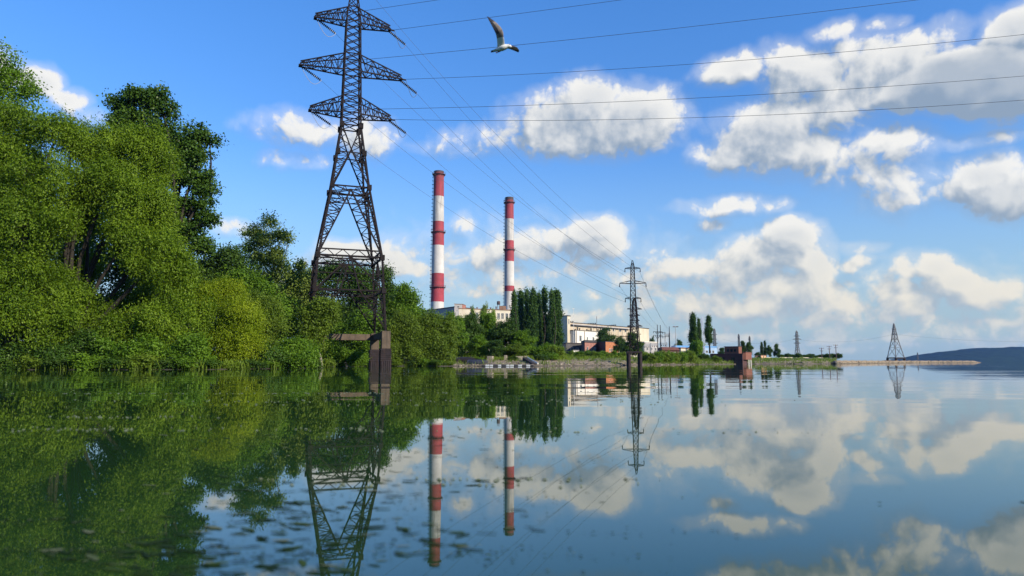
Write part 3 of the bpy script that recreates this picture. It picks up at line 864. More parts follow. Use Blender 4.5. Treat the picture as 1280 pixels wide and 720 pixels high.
small_tree('dark_tree', 'dark dense tree behind the second lattice tower', 'tree', 'round', 2, 789, 215, 414.5, 28, L_DEEP, 'dark trees by the long hall')
small_tree('dark_tree', 'dark tree low beside the second lattice tower, against the white sheds', 'tree', 'round', 0, 775, 230, 419, 18, L_DEEP, 'dark trees by the long hall')
k = 0
WH = ['beside the tower on piers', 'beside the substation posts', 'below the dark red roof', 'below the beige house', 'under the first tall poplar']
for px in np.arange(803, 868, 5.0):
    Y = shore_y(px) + 4 + rb.uniform(-2, 3)
    small_tree('shore_bush', ('bright bush ', 'darker bush ', 'spreading bush ')[k % 3] + WH[min(4, int((px - 803) / 13))], 'bush', 'bush', k % 3, px, Y, 438.5 + rb.uniform(-1.5, 4), 15 + rb.uniform(-2, 5), (L_OLIVE, L_GREEN, L_OLIVE)[k % 3], 'bushes along the shore by the substation')
    k += 1
PB = 'three dark poplars near the pump house'
small_tree('columnar_poplar', 'tallest of three dark poplars near the pump house', 'tree', 'column', 0, 866, 185, 391, 12.5, L_COL, PB)
small_tree('columnar_poplar', 'thinnest of three dark poplars, in the middle beside the lattice mast', 'tree', 'column', 1, 873.5, 190, 396.5, 7, L_COL, PB)
# the third one has a bare stem
t = small_tree('columnar_poplar', 'dark poplar with a bare stem, standing nearest the pump house', 'tree', 'column', 2, 886, 178, 394.5, 11.5, L_COL, PB)
t.location.z += 3.2; t.scale = (t.scale[0], t.scale[1], (zat(394.5, 178) - t.location.z) / 20.0)
sm = MB(); limb(sm, (0, 0, -0.55), (0, 0, 0.5), 0.38, 0.34, rb, n=7, seg=3); 
tk = [c for c in t.children if c.name.startswith('trunk')][0]
me = sm.build('trunk', M_BARK, t, smooth=True); bpy.data.objects.remove(tk)
m2 = MB(); m2.tube([(0, 0, -4.6), (.12, 0, -1.5), (-.05, 0, 2), (0, 0, 8), (0, 0, 17)], [.38, .32, .28, .2, .05], 7, caps=False); me.data = m2.build('trunk', M_BARK, None, smooth=True).data
for o in [o for o in COL.objects if o.type == 'MESH' and o.data == me.data and o != me]: bpy.data.objects.remove(o)
for px, Y, top, w, mt, v, lb in [
        (871, 168, 424, 19, L_GREEN, 0, 'round green bush hiding the foot of the tallest poplar'),
        (879, 156, 441, 20, L_DEEP, 1, 'dark bush at the waterline under the bare poplar stem'),
        (894, 152, 444, 13, L_OLIVE, 2, 'bright bush at the waterline against the pump house wall'),
        (866, 160, 443, 12, L_GREEN, 1, 'low bush on the pale bank before the tallest poplar')]:
    small_tree('riverside_bush', lb, 'bush', 'bush', v, px, Y, top, w, mt, 'bushes round the pump house poplars')
# the far trees along the spit
FG = 'far trees along the low spit'
L_FAR = L_DEEP
for kind, px, Y, top, w, v, lb in [
        ('column', 927.5, 250, 426, 8, 0, 'far dark pointed tree just behind the pump house'),
        ('round', 935, 255, 427, 12, 1, 'far broader tree at the outer corner of the pump house'),
        ('column', 951, 300, 427, 4.5, 1, 'thin far poplar, first of a pair behind the small house'),
        ('column', 955, 300, 426, 4.5, 2, 'thin far poplar, second of a pair behind the small house'),
        ('round', 960, 295, 431, 9, 0, 'low far tree between the thin poplar pair and the rounded dark tree'),
        ('round', 969.5, 295, 429, 10, 2, 'rounded dark far tree, the biggest on the low spit'),
        ('round', 946, 285, 440, 10, 1, 'low far tree beside the pump house end of the spit'),
        ('round', 815, 330, 420, 9, 0, 'far round tree behind the substation posts'),
        ('round', 848, 330, 424, 12, 1, 'far round tree behind the blue roof'),
        ('round', 902, 300, 434, 11, 2, 'low far tree behind the blue hall')]:
    small_tree('far_tree', lb, 'tree', kind, v, px, Y, top, w, L_FAR, FG)
PL = ['beside the rounded dark far tree', 'in front of the far pylon', 'past the far pylon', 'behind the low wall on the spit', 'between the first poles', 'round the last poles at the end of the wood']
k = 0
for px in np.arange(974, 1052, 4.6):
    small_tree('far_shrub', ('dark shrub ', 'flat dark shrub ', 'rounded dark shrub ')[k % 3] + PL[min(5, int((px - 974) / 13.2))], 'bush', 'bush', k % 3, px, 235 + rb.uniform(0, 40), 442.5 + rb.uniform(-1.5, 2.0) - (1.5 if px > 1040 else 0), 10 + rb.uniform(-1, 4), L_FAR, 'dark shrubs along the low spit')
    k += 1

# --- grass, reeds and stones along the middle shore
rgs = np.random.default_rng(21)
gv, gf = [], []
def tuft(x, y, z, h, n, spread):
    for k in range(n):
        a = rgs.uniform(0, 2 * PI); bx_ = x + rgs.normal() * spread; by_ = y + rgs.normal() * spread
        hh = h * rgs.uniform(.5, 1.2); ln = rgs.uniform(.1, .5) * hh; w_ = .02 + .012 * hh
        b = len(gv)
        ca, sa = math.cos(a), math.sin(a)
        gv.extend([(bx_ - sa * w_, by_ + ca * w_, z - .05), (bx_ + sa * w_, by_ - ca * w_, z - .05), (bx_ + ca * ln * .5 + sa * w_ * .6, by_ + sa * ln * .5 - ca * w_ * .6, z + hh * .7), (bx_ + ca * ln, by_ + sa * ln, z + hh)])
        gf.append((b, b + 1, b + 2, b + 3))
for k in range(1500):
    px = rgs.uniform(562, 1043); d_ = rgs.choice([rgs.uniform(.6, 3), rgs.uniform(4, 16), rgs.uniform(8, 30)], p=[.22, .38, .40])
    if 570 < px < 780 and d_ < 13 and rgs.random() < .78: continue
    Y = shore_y(px) + d_; x = (px - 640) / F * Y
    tuft(x, Y, bank_z(px, d_), rgs.uniform(.25, .75), 14, .35)
for k in range(240):
    px = rgs.uniform(-30, 560); d_ = rgs.uniform(.1, 1.6); Y = shore_y(px) + d_
    tuft((px - 640) / F * Y, Y, max(0, bank_z(px, d_)), rgs.uniform(.3, .9), 12, .2)
o = link('bank_grass', np_mesh('bank_grass', np.array(gv), np.array(gf), L_OLIVE))
tag(o, 'rough grass and reeds growing in tufts along the shore', 'grass', None, 'stuff')
sv, sf = [], []
def stone(x, y, z, s):
    b = len(sv); m_ = 7
    sv.append((x, y, z + s * .75))
    for ring, (rr_, zz_) in enumerate(((.7, .55), (1.0, .05), (.8, -.5))):
        for i in range(m_):
            t = 2 * PI * i / m_ + ring * .4; q = s * rr_ * rgs.uniform(.75, 1.25)
            sv.append((x + math.cos(t) * q * 1.25, y + math.sin(t) * q, z + s * zz_ * rgs.uniform(.7, 1.2)))
    for i in range(m_):
        j = (i + 1) % m_
        sf.append((b, b + 1 + i, b + 1 + j, b + 1 + j))
        for r_ in (0, 1): sf.append((b + 1 + r_ * m_ + i, b + 1 + (r_ + 1) * m_ + i, b + 1 + (r_ + 1) * m_ + j, b + 1 + r_ * m_ + j))
for k in range(1500):
    px = rgs.uniform(562, 1226); d_ = abs(rgs.normal()) * (1.2 if px > 1043 else 3.0) + .2
    if px > 1043 and d_ > 3: continue
    Y = shore_y(px) + d_
    z = bank_z(px, d_) if px < 1043 else float(np.interp(d_, SPIT_D, SPIT_Z))
    if px > 1212: continue
    stone((px - 640) / F * Y, Y, z, rgs.uniform(.06, .20) * (1.5 if rgs.random() < .12 else 1))
sq = [f for f in sf]
mbs = bpy.data.meshes.new('shore_stones'); mbs.from_pydata(sv, [], [tuple(dict.fromkeys(f)) for f in sq]); mbs.materials.append(surface_mat('weathered_stones', (.17, .145, .115), .9, var=.5, scale=.9)); mbs.update()
tag(link('shore_stones', mbs), 'scattered stones and rubble along the sandy water edge', 'stones', None, 'stuff')
# ---------------------------------------------------------------- steel, concrete, cables
M_STEEL = surface_mat('weathered_dark_steel', (0.011, 0.009, 0.011), 0.7, 0.0, var=0.35, scale=1.2, spec=0.1, stain=(0.032, 0.017, 0.013), stain_amt=0.5)
M_STEEL_FAR = surface_mat('grey_galvanised_steel', (0.055, 0.06, 0.075), 0.55, 0.1, var=0.25, scale=1.0)
M_RUST = surface_mat('rusty_sheet_piles', (0.015, 0.010, 0.013), 0.85, 0.0, var=0.4, scale=2.0, stain=(0.05, 0.026, 0.02), stain_amt=0.6, streak=True, bump=0.01)
M_CONC = surface_mat('stained_concrete', (0.088, 0.065, 0.047), 0.9, var=0.25, scale=1.2, stain=(0.04, 0.033, 0.025), stain_amt=0.8, streak=True, bump=0.015)
M_GLASSINS = surface_mat('brown_insulator_discs', (0.020, 0.016, 0.016), 0.35, 0.0, var=0.2, scale=8.0)
M_CABLE = surface_mat('aluminium_cable', (0.06, 0.065, 0.075), 0.5, 0.5, var=0.1, scale=1.0)


def lattice(mb, A0, B0, A1, B1, n, w):
    """zig-zag and cross bars between two chords A0-A1 and B0-B1"""
    A0, B0, A1, B1 = map(Vector, (A0, B0, A1, B1))
    for i in range(n):
        t0, t1 = i / n, (i + 1) / n
        a0, a1 = A0.lerp(A1, t0), A0.lerp(A1, t1)
        b0, b1 = B0.lerp(B1, t0), B0.lerp(B1, t1)
        mb.bar(a0, b1, w); mb.bar(b0, a1, w)


def zigzag(mb, A0, B0, A1, B1, n, w, rungs=False):
    A0, B0, A1, B1 = map(Vector, (A0, B0, A1, B1))
    for i in range(n):
        t0, t1 = i / n, (i + 1) / n
        if i % 2 == 0: mb.bar(A0.lerp(A1, t0), B0.lerp(B1, t1), w)
        else: mb.bar(B0.lerp(B1, t0), A0.lerp(A1, t1), w)
        if rungs and i: mb.bar(A0.lerp(A1, t0), B0.lerp(B1, t0), w * 0.8)


# --- the big tower standing in the water
TY, TX, TYAW = 85.0, -20.75, R(20)
tower = tag(empty('lattice_tower', (TX, TY, 0), TYAW), 'huge dark steel lattice tower with three crossarms, standing in the water before the near wood', 'pylon', 'lattice towers of the power line')
LV = [(4.3, 4.30), (9.2, 4.02), (13.3, 3.80), (22.3, 2.25), (26.8, 1.62), (30.5, 1.18), (38.0, 1.02), (45.0, 0.86), (51.5, 0.12)]
_lz = [a for a, b in LV]; _lw = [b for a, b in LV]
hw = lambda z: float(np.interp(z, _lz, _lw))
CO = [(-1, -1), (1, -1), (1, 1), (-1, 1)]
corner = lambda c, z: Vector((c[0] * hw(z), c[1] * hw(z), z))
for c in CO:
    mb = MB()
    for z0, z1, wd in ((4.3, 13.3, .34), (13.3, 22.3, .32), (22.3, 30.5, .28), (30.5, 38.0, .24), (38.0, 45.0, .21), (45.0, 51.5, .15)):
        a, b = corner(c, z0), corner(c, z1)
        # an angle section: two flanges
        ox = Vector((-c[0] * wd * .5, 0, 0)); oy = Vector((0, -c[1] * wd * .5, 0))
        mb.tube([a, b], wd * 0.5, 4)
    for z in (9.2, 13.3, 22.3, 26.8, 30.5):
        p = corner(c, z); mb.box(p.x - .27, p.y - .27, p.z - .33, p.x + .27, p.y + .27, p.z + .33)
    mb.build('leg', M_STEEL, tower)
br = MB()
for k in range(4):
    c0, c1 = CO[k], CO[(k + 1) % 4]
    P = lambda c, z: corner(c, z)
    mid = lambda z: (P(c0, z) + P(c1, z)) * 0.5
    # horizontal belts
    for z, wd in ((9.2, .18), (13.3, .22), (14.1, .16), (22.3, .16), (26.8, .13), (30.5, .14)):
        br.bar(P(c0, z), P(c1, z), wd)
    zigzag(br, P(c0, 13.3), P(c0, 14.1), P(c1, 13.3), P(c1, 14.1), 8, .09)
    # foot panel between the water stage and the lower belt: braced legs
    for ca, cb in ((c0, c1), (c1, c0)):
        inn0 = P(ca, 9.2).lerp(P(cb, 9.2), 0.36)
        br.bar(P(ca, 4.5), inn0, .15)
        zigzag(br, P(ca, 4.5), P(ca, 4.5), P(ca, 9.2), inn0, 6, .10, True)
    br.bar(P(c0, 9.2).lerp(P(c1, 9.2), .36), mid(13.3), .15); br.bar(P(c1, 9.2).lerp(P(c0, 9.2), .36), mid(13.3), .15)
    br.bar(P(c0, 9.2), mid(13.3), .14); br.bar(P(c1, 9.2), mid(13.3), .14)
    br.bar(P(c0, 11.2), P(c1, 11.2), .10)
    # tall inverted V with laced legs
    ap = mid(21.9)
    for ca, cb in ((c0, c1), (c1, c0)):
        bot = P(ca, 13.5)
        br.bar(bot, ap, .18)
        zigzag(br, bot, bot, P(ca, 22.3), ap, 11, .10, True)
    # the smaller V above
    ap2 = mid(27.2)
    for ca, cb in ((c0, c1), (c1, c0)):
        br.bar(P(ca, 22.3), ap2, .16)
        zigzag(br, P(ca, 22.3), P(ca, 22.3), P(ca, 27.0), ap2, 6, .08, True)
    zigzag(br, P(c0, 22.3), P(c0, 22.3) + Vector((0, 0, -1.2)), P(c1, 22.3), P(c1, 22.3) + Vector((0, 0, -1.2)), 6, .08)
    br.bar(P(c0, 22.3) + Vector((0, 0, -1.2)), P(c1, 22.3) + Vector((0, 0, -1.2)), .10)
    # and the one upside down under the shaft
    br.bar(ap2, P(c0, 30.5), .14); br.bar(ap2, P(c1, 30.5), .14)
    for ca in (c0, c1): zigzag(br, P(ca, 27.2), ap2, P(ca, 30.5), P(ca, 30.5), 5, .08)
    # crossed lacing of the narrow shaft
    lattice(br, P(c0, 30.5), P(c1, 30.5), P(c0, 45.0), P(c1, 45.0), 15, .095)
    lattice(br, P(c0, 45.0), P(c1, 45.0), P(c0, 50.6), P(c1, 50.6), 5, .08)
    for z in (32.2, 34.4, 37.9, 40.1, 44.6, 46.6): br.bar(P(c0, z), P(c1, z), .11)
# diagonal ties inside the belts
for z in (9.2, 13.3, 22.3): br.bar(corner(CO[0], z), corner(CO[2], z), .11); br.bar(corner(CO[1], z), corner(CO[3], z), .11)
br.build('bracing', M_STEEL, tower)
ARMS = [(32.1, 34.3, 5.25), (37.8, 40.0, 6.6), (44.4, 46.4, 4.95)]
TIPS = {}
for zi, (zb, zt, ln) in enumerate(ARMS):
    mb = MB()
    for s in (-1, 1):
        wb_ = hw(zb)
        tip = Vector((s * ln, 0, zb + 0.1))
        ends = []
        for q in (-1, 1):
            r0 = Vector((s * wb_, q * wb_, zb)); r1 = Vector((s * ln, q * .28, zb + 0.05))
            u0 = Vector((s * hw(zt), q * hw(zt), zt)); u1 = Vector((s * ln * .97, q * .28, zb + 0.55))
            mb.bar(r0, r1, .15); mb.bar(u0, u1, .13)
            n = 7
            for i in range(n):
                a0, a1 = r0.lerp(r1, i / n), r0.lerp(r1, (i + 1) / n)
                b0, b1 = u0.lerp(u1, i / n), u0.lerp(u1, (i + 1) / n)
                mb.bar(a0, b0, .075)
                mb.bar(b0, a1, .085) if i % 2 == 0 else mb.bar(a0, b1, .085)
            ends.append((r0, r1, u0, u1))
        for (i0, i1) in ((0, 1), (2, 3)):
            zigzag(mb, ends[0][i0], ends[1][i0], ends[0][i1], ends[1][i1], 7, .08)
        mb.bar(Vector((s * (ln - .3), -.34, zb + .1)), Vector((s * (ln - .3), .34, zb + .1)), .15)
        mb.bar(Vector((s * (ln - .25), 0, zb + .12)), Vector((s * (ln + .45 * (s > 0)), 0, zb + .12)), .16)
        TIPS[(zi, s)] = tip
    mb.build('crossarm', M_STEEL, tower)
tower_m = Matrix.Translation((TX, TY, 0)) @ Matrix.Rotation(TYAW, 4, 'Z')
# second tower: far end of the six conductors
P2Y = 117.0
P2X = gx(791.5, P2Y, 10)
P2 = {0: (373.5, 1.33), 1: (354.5, 2.25), 2: (336.0, 1.3)}          # level -> py, half arm in m (2 = topmost)
p2yaw = R(-6)
WIREA = {}
INS_END = {}
for (zi, s), tip in TIPS.items():
    py, ha = P2[zi]
    far = Vector((P2X + s * ha * math.cos(p2yaw) * .93, P2Y + s * ha * math.sin(p2yaw) * .93, zat(py, P2Y) - .58))
    start = tower_m @ (tip + Vector((-s * .35, 0, -.12)))
    d = (far - start)
    d.z = -0.46 * math.hypot(d.x, d.y)        # the strings hang steeply under the slack cable
    d.normalize()
    end = start + d * 2.9
    INS_END[(zi, s)] = end
    WIREA[(zi, s)] = (end, far)
    loc_a = tower_m.inverted() @ start; loc_b = tower_m.inverted() @ end
    mb = MB()
    n = 13
    mb.tube([loc_a, loc_b], .05, 5)
    dd = (loc_b - loc_a) / n
    for i in range(1, n):
        p = loc_a + dd * i
        mb.tube([p - dd * .3, p - dd * .05, p + dd * .3], [.10, .21, .12], 8)
    ins = mb.build('insulator_string', M_GLASSINS, tower, smooth=False)
    # slack jumper loop from the string to the cables on the other side
    jm = MB()
    q0 = loc_b; q1 = tower_m.inverted() @ (tower_m @ (tip + Vector((s * (.45 if s > 0 else -.2), 0, 0.05))))
    pts = []
    for i in range(9):
        t = i / 8
        p = q0.lerp(q1, t); p.z -= 1.5 * math.sin(PI * t) * (1 - .35 * t)
        pts.append(p)
    jm.tube(pts, .03, 4)
    jm.build('jumper_cable', M_CABLE, tower)
# foundation: sheet-pile piers under the corners, concrete caps and a long concrete beam
for c in CO:
    p = corner(c, 4.3)
    mb = MB()
    h_ = .60
    mb.box(p.x - h_, p.y - h_, -1.6, p.x + h_, p.y + h_, 2.2)
    for i in range(7):
        z = .72 + i * .22
        mb.box(p.x - h_ - .07, p.y - h_ - .07, z, p.x + h_ + .07, p.y + h_ + .07, z + .10)
    for i in range(5):
        u = -h_ + .12 + i * (2 * h_ - .24) / 4
        for q in (-1, 1):
            mb.box(p.x + u - .05, p.y + q * (h_ + .03) - .03, -1.5, p.x + u + .05, p.y + q * (h_ + .03) + .03, .70)
            mb.box(p.x + q * (h_ + .03) - .03, p.y + u - .05, -1.5, p.x + q * (h_ + .03) + .03, p.y + u + .05, .70)
    mb.build('pier', M_RUST, tower)
    cb = MB(); cb.box(p.x - .52, p.y - .52, 2.2, p.x + .52, p.y + .52, 4.32)
    cb.build('pier_cap', M_CONC, tower, bevel=.04)
for (a, b) in ((CO[3], CO[2]), (CO[0], CO[3]), (CO[1], CO[2])):
    pa, pb = corner(a, 4.3), corner(b, 4.3)
    d = (pb - pa).normalized()
    A, B = pa + d * .56, pb - d * .56
    n_ = Vector((-d.y, d.x, 0)) * .32
    mb = MB()
    vs = [A - n_, B - n_, B + n_, A + n_]
    mb.add([(v.x, v.y, 3.42) for v in vs] + [(v.x, v.y, 4.22) for v in vs], [(0, 3, 2, 1), (4, 5, 6, 7), (0, 1, 5, 4), (1, 2, 6, 5), (2, 3, 7, 6), (3, 0, 4, 7)])
    mb.build('tie_beam', M_CONC, tower, bevel=.04)


# --- smaller towers further off
def small_tower(label, px, Y, base_z, top_py, arms, w0, w1, mat, yaw=0.0, panels=9, leg=.16, lace=.07, waist=None, group='lattice towers of the power line', name='lattice_tower', hang=0.0):
    x = gx(px, Y, (base_z + zat(top_py, Y)) / 2)
    t = tag(empty(name, (x, Y, base_z), yaw), label, 'pylon', group)
    H = zat(top_py, Y) - base_z
    zz = [0, H * .93, H] if waist is None else [0, H * waist[0], H * .93, H]
    ww = [w0, w1, .06] if waist is None else [w0, waist[1], w1, .06]
    hw2 = lambda z: float(np.interp(z, zz, ww))
    for c in CO:
        mb = MB()
        for i in range(len(zz) - 1):
            mb.bar((c[0] * hw2(zz[i]), c[1] * hw2(zz[i]), zz[i]), (c[0] * hw2(zz[i + 1]), c[1] * hw2(zz[i + 1]), zz[i + 1]), leg)
        mb.build('leg', mat, t)
    b = MB()
    zs = [0.0]
    while zs[-1] < H * .97:
        zs.append(min(H * .975, zs[-1] + max(H * .97 / panels * .55, hw2(zs[-1]) * 1.9)))
    for k in range(4):
        c0, c1 = CO[k], CO[(k + 1) % 4]
        for i in range(len(zs) - 1):
            p = lambda c, z: Vector((c[0] * hw2(z), c[1] * hw2(z), z))
            b.bar(p(c0, zs[i]), p(c1, zs[i + 1]), lace); b.bar(p(c1, zs[i]), p(c0, zs[i + 1]), lace)
            if i: b.bar(p(c0, zs[i]), p(c1, zs[i]), lace)
    b.build('bracing', mat, t)
    for py, ha in arms:
        z = zat(py, Y) - base_z
        a = MB()
        for s in (-1, 1):
            for q in (-1, 1):
                a.bar((s * hw2(z), q * hw2(z), z), (s * ha, 0, z + .05), leg * .8)
                a.bar((s * hw2(z + ha * .22), q * hw2(z + ha * .22), z + ha * .22), (s * ha, 0, z + .12), leg * .7)
            if hang:
                a.tube([(s * ha, 0, z), (s * ha, 0, z - hang)], [.05, .08], 6)
            a.bar((-hw2(z), 0, z), (hw2(z), 0, z), leg * .8)
            for u in (.35, .7):
                zz_ = z + ha * .22 * (1 - u)
                a.bar((s * (hw2(z) + (ha - hw2(z)) * u), 0, z), (s * (hw2(z) + (ha - hw2(z)) * u), 0, zz_), lace)
        a.build('crossarm', mat, t)
    return t


t2 = small_tower('slim dark lattice tower with three hooked crossarms on a dark shore pier', 791.5, P2Y, 2.35, 325.5, [(373.5, 1.33), (354.5, 2.25), (336.0, 1.3)], .70, .28, M_STEEL, yaw=p2yaw, panels=20, leg=.10, lace=.045, hang=.58)
pm = MB(); pm.box(-1.3, -1.1, -.32, 1.3, 1.1, .02); pm.build('deck', M_RUST, t2, bevel=.05)
for (a, b) in CO:
    q = MB(); q.lathe([(.33, -4.0), (.33, -.32)], 10, c=(a * .95, b * .75)); q.build('pier', M_RUST, t2, smooth=True)
small_tower('dark lattice tower with many short crossarms, half hidden behind the slim one', 793.5, 262, 2.0, 372.0, [(386.5, 2.9), (394.4, 2.1), (400.8, 1.9), (408, 3.0)], 1.7, .6, M_STEEL, yaw=R(8), panels=14, leg=.24, lace=.11)
small_tower('grey far lattice pylon with three crossarms, rising from the wooded spit', 996.5, 330, 1.4, 413.3, [(429.2, 1.8), (424.4, 2.3), (420.3, 1.6)], 1.15, .35, M_STEEL_FAR, yaw=R(14), leg=.18, lace=.08, waist=(.45, .50))
small_tower('lattice mast with many arms, seen between the poplars and the pump house', 893.5, 300, 1.6, 410.5, [(435.5, 1.2), (429.6, 1.35), (424.2, 1.15), (418.4, 1.2)], .55, .3, M_STEEL_FAR, yaw=R(10), leg=.15, lace=.07)
small_tower('white and blue lattice mast squeezed between two dark poplars', 878.3, 215, 1.6, 396.0, [], .55, .22, surface_mat('pale_blue_painted_steel', (0.45, 0.50, 0.60), .5, .1, var=.15), panels=22, leg=.12, lace=.06, group='bare lattice masts')
for px, top, lb in [(923.8, 417.5, 'thin lattice mast with a spiked top, behind the pump house roof'), (937.3, 420.0, 'thin lattice mast with a drum-like head, past the pump house')]:
    t = small_tower(lb, px, 340, 1.6, top, [], .45, .28, M_STEEL_FAR, leg=.16, lace=.08, group='bare lattice masts')
    H = zat(top, 340) - 1.6
    hd = MB(); hd.lathe([(.2, H * .82), (.55, H * .84), (.55, H * .88), (.2, H * .90)], 8); hd.build('head_platform', M_STEEL_FAR, t)
t3 = small_tower('grey lattice tower alone on stout piles off the sand spit, at open water', 1118.5, 290, 2.3, 404.3, [(424.3, 1.8), (418.0, 1.5), (411.6, 1.1)], 2.2, .22, M_STEEL_FAR, yaw=R(16), leg=.22, lace=.11, waist=(.55, .82))
fr = MB()
for z in (-.42, -.02):
    pass
fr.box(-2.5, -2.5, -.5, 2.5, -1.9, 0); fr.box(-2.5, 1.9, -.5, 2.5, 2.5, 0); fr.box(-2.5, -1.9, -.5, -1.9, 1.9, 0); fr.box(1.9, -1.9, -.5, 2.5, 1.9, 0)
fr.build('base_frame', M_RUST, t3)
for (a, b) in CO:
    q = MB(); q.lathe([(.5, -3.6), (.5, -.5)], 10, c=(a * 2.2, b * 2.2)); q.build('pile', M_RUST, t3, smooth=True)
small_tower('tiny far pylon at the foot of the blue hill', 1147, 1500, 0.5, 440.4, [(445, 2.2), (443, 2)], 1.6, .5, M_STEEL_FAR, leg=.4, lace=.25)


# --- cables
def cable(label, a, b, sag, r, group, n=28):
    a, b = Vector(a), Vector(b)
    pts = []
    for i in range(n + 1):
        t = i / n
        p = a.lerp(b, t); p.z -= 4 * sag * t * (1 - t)
        pts.append(p - a)
    mb = MB(); mb.tube(pts, r, 5)
    o = mb.build('power_cable', M_CABLE, None, smooth=True)
    o.location = a
    return tag(o, label, 'cable', group)


LN = {0: 'lowest', 1: 'middle', 2: 'top'}
for (zi, s), (a, b) in WIREA.items():
    cable('sagging cable from the %s end of the big tower\'s %s crossarm to the slim tower' % ('far' if s > 0 else 'near', LN[zi]), a, b, 2.6 if zi else 2.2, .016, 'conductors between the big and the slim tower')
pk = tower_m @ Vector((0, 0, 51.4))
cable('thin earth wire running from the peak of the big tower to the slim one', pk, (P2X, P2Y, zat(326, P2Y)), 2.2, .016, 'conductors between the big and the slim tower')
# the six that turn away towards the near shore, over the water
OUT = {(0, 1): (1450, 111.0, 'lowest of the cables crossing the sky over the long cloud'), (0, -1): (1450, 80.0, 'second lowest cable crossing the sky over the long cloud'),
       (1, 1): (1450, 24.0, 'cable from the tip of the middle crossarm rising past the big dark-based cloud'), (1, -1): (1450, -40.0, 'cable from the middle crossarm passing right behind the gull'),
       (2, 1): (1450, -95.0, 'cable from the tip of the top crossarm passing just above the gull'), (2, -1): (1450, -140.0, 'uppermost short piece of cable, from the near end of the top crossarm')}
SAG = {(0, 1): 1.3, (0, -1): 1.1, (1, 1): 1.0, (1, -1): .7, (2, 1): .2, (2, -1): .2}
for key, (px, py, lb) in OUT.items():
    zi, s = key
    tip = TIPS[key]
    a = tower_m @ (tip + Vector((.42 if s > 0 else .3, .0 if s > 0 else .2, .12)))
    b = at(px, py, 72)
    cable(lb, a, b, SAG[key], .025, 'conductors turning off over the water')
# lines leaving the slim tower for the substation, and the line along the spit
for zi, s, end in ((2, 1, (838, 417)), (1, 1, (836, 411)), (0, 1, (826, 408)), (1, -1, (822, 413))):
    b = at(end[0], end[1], 236)
    ha = P2[zi][1]
    a = Vector((P2X + s * ha * math.cos(p2yaw) * .95, P2Y + s * ha * math.sin(p2yaw) * .95, zat(P2[zi][0], P2Y) - .58))
    cable('cable from the slim tower\'s %s arm to the substation%s' % (LN[zi], ', on its far side' if s < 0 else ''), a, b, 1.0, .018, 'cables into the substation')
for (pa, pb, lb) in [((1000.5, 424.6), (1116, 418.2), 'faint far cable from the wooded-spit pylon to the tower on piles'), ((1121, 418.2), (1400, 424), 'faint far cable running from the tower on piles over open water'), ((903, 424), (992, 424.4), 'faint far cable between the many-armed mast and the wooded-spit pylon')]:
    cable(lb, at(pa[0], pa[1], 330 if pa[0] < 1100 else 290), at(pb[0], pb[1], 290 if pb[0] > 1100 else 330), 2.0, .022, 'far cables along the spit')
# ---------------------------------------------------------------- the power plant
def rim(name, base):
    return base
M_RED = surface_mat('faded_red_chimney_paint', (0.27, 0.033, 0.048), .8, var=.18, scale=.15, stain=(0.22, .05, .05), stain_amt=.6, streak=True)
M_WHITE = surface_mat('sooty_white_chimney_paint', (0.45, 0.44, 0.43), .8, var=.10, scale=.15, stain=(0.27, .255, .24), stain_amt=.65, streak=True)
for mm_, amt in ((M_RED, .55), (M_WHITE, .6)):
    q_ = NT(mm_.node_tree); pb_ = [n for n in mm_.node_tree.nodes if n.type == 'BSDF_PRINCIPLED'][0]
    src = pb_.inputs['Base Color'].links[0].from_socket
    oc = q_.node('ShaderNodeTexCoord').outputs['Object']
    sx_ = q_.node('ShaderNodeSeparateXYZ'); q_.l.new(oc, sx_.inputs[0])
    mp_ = q_.node('ShaderNodeMapping'); mp_.inputs['Scale'].default_value = (1, 1, .06); q_.l.new(oc, mp_.inputs[0])
    run = q_.remap(q_.noise(mp_.outputs[0], 1.1, 4.0, .6).outputs[0], .38, .66)
    soot_f = q_.math('MULTIPLY', q_.math('MULTIPLY', run, q_.remap(sx_.outputs[2], 55.0, 122.0)), amt)
    q_.l.new(q_.mix(soot_f, src, (.05, .04, .04, 1)), pb_.inputs['Base Color'])
M_SOOT = surface_mat('soot_black_cap', (0.06, 0.04, 0.04), .85)
M_IRON = surface_mat('painted_iron', (0.10, 0.06, 0.06), .6, .2)
M_CREAM = surface_mat('cream_plaster', (0.47, 0.425, 0.335), .85, var=.10, scale=.12, stain=(0.36, .28, .18), stain_amt=.55, streak=True)
M_WHITEW = surface_mat('whitewashed_wall', (0.60, 0.57, 0.52), .85, var=.08, scale=.15, stain=(0.42, .36, .28), stain_amt=.45, streak=True)
M_TAN = surface_mat('tan_brick_wall', (0.40, 0.335, 0.25), .85, var=.12, scale=.2, stain=(0.30, .22, .14), stain_amt=.5, streak=True)
M_GREYP = surface_mat('grey_concrete_panels', (0.30, 0.285, 0.285), .85, var=.10, scale=.12, stain=(0.2, .19, .19), stain_amt=.5, streak=True)
M_ROOF = surface_mat('dark_felt_roof', (0.045, 0.042, 0.045), .9, var=.3, scale=.3)
M_RUSTROOF = surface_mat('rusty_roof_edge', (0.16, 0.09, 0.06), .85, var=.3, scale=.3)
M_GLASS = surface_mat('dark_window_glass', (0.02, 0.025, 0.03), .12, var=.3, scale=.8, spec=.6)
M_FRAME = surface_mat('pale_window_frame', (0.6, 0.58, 0.54), .6)


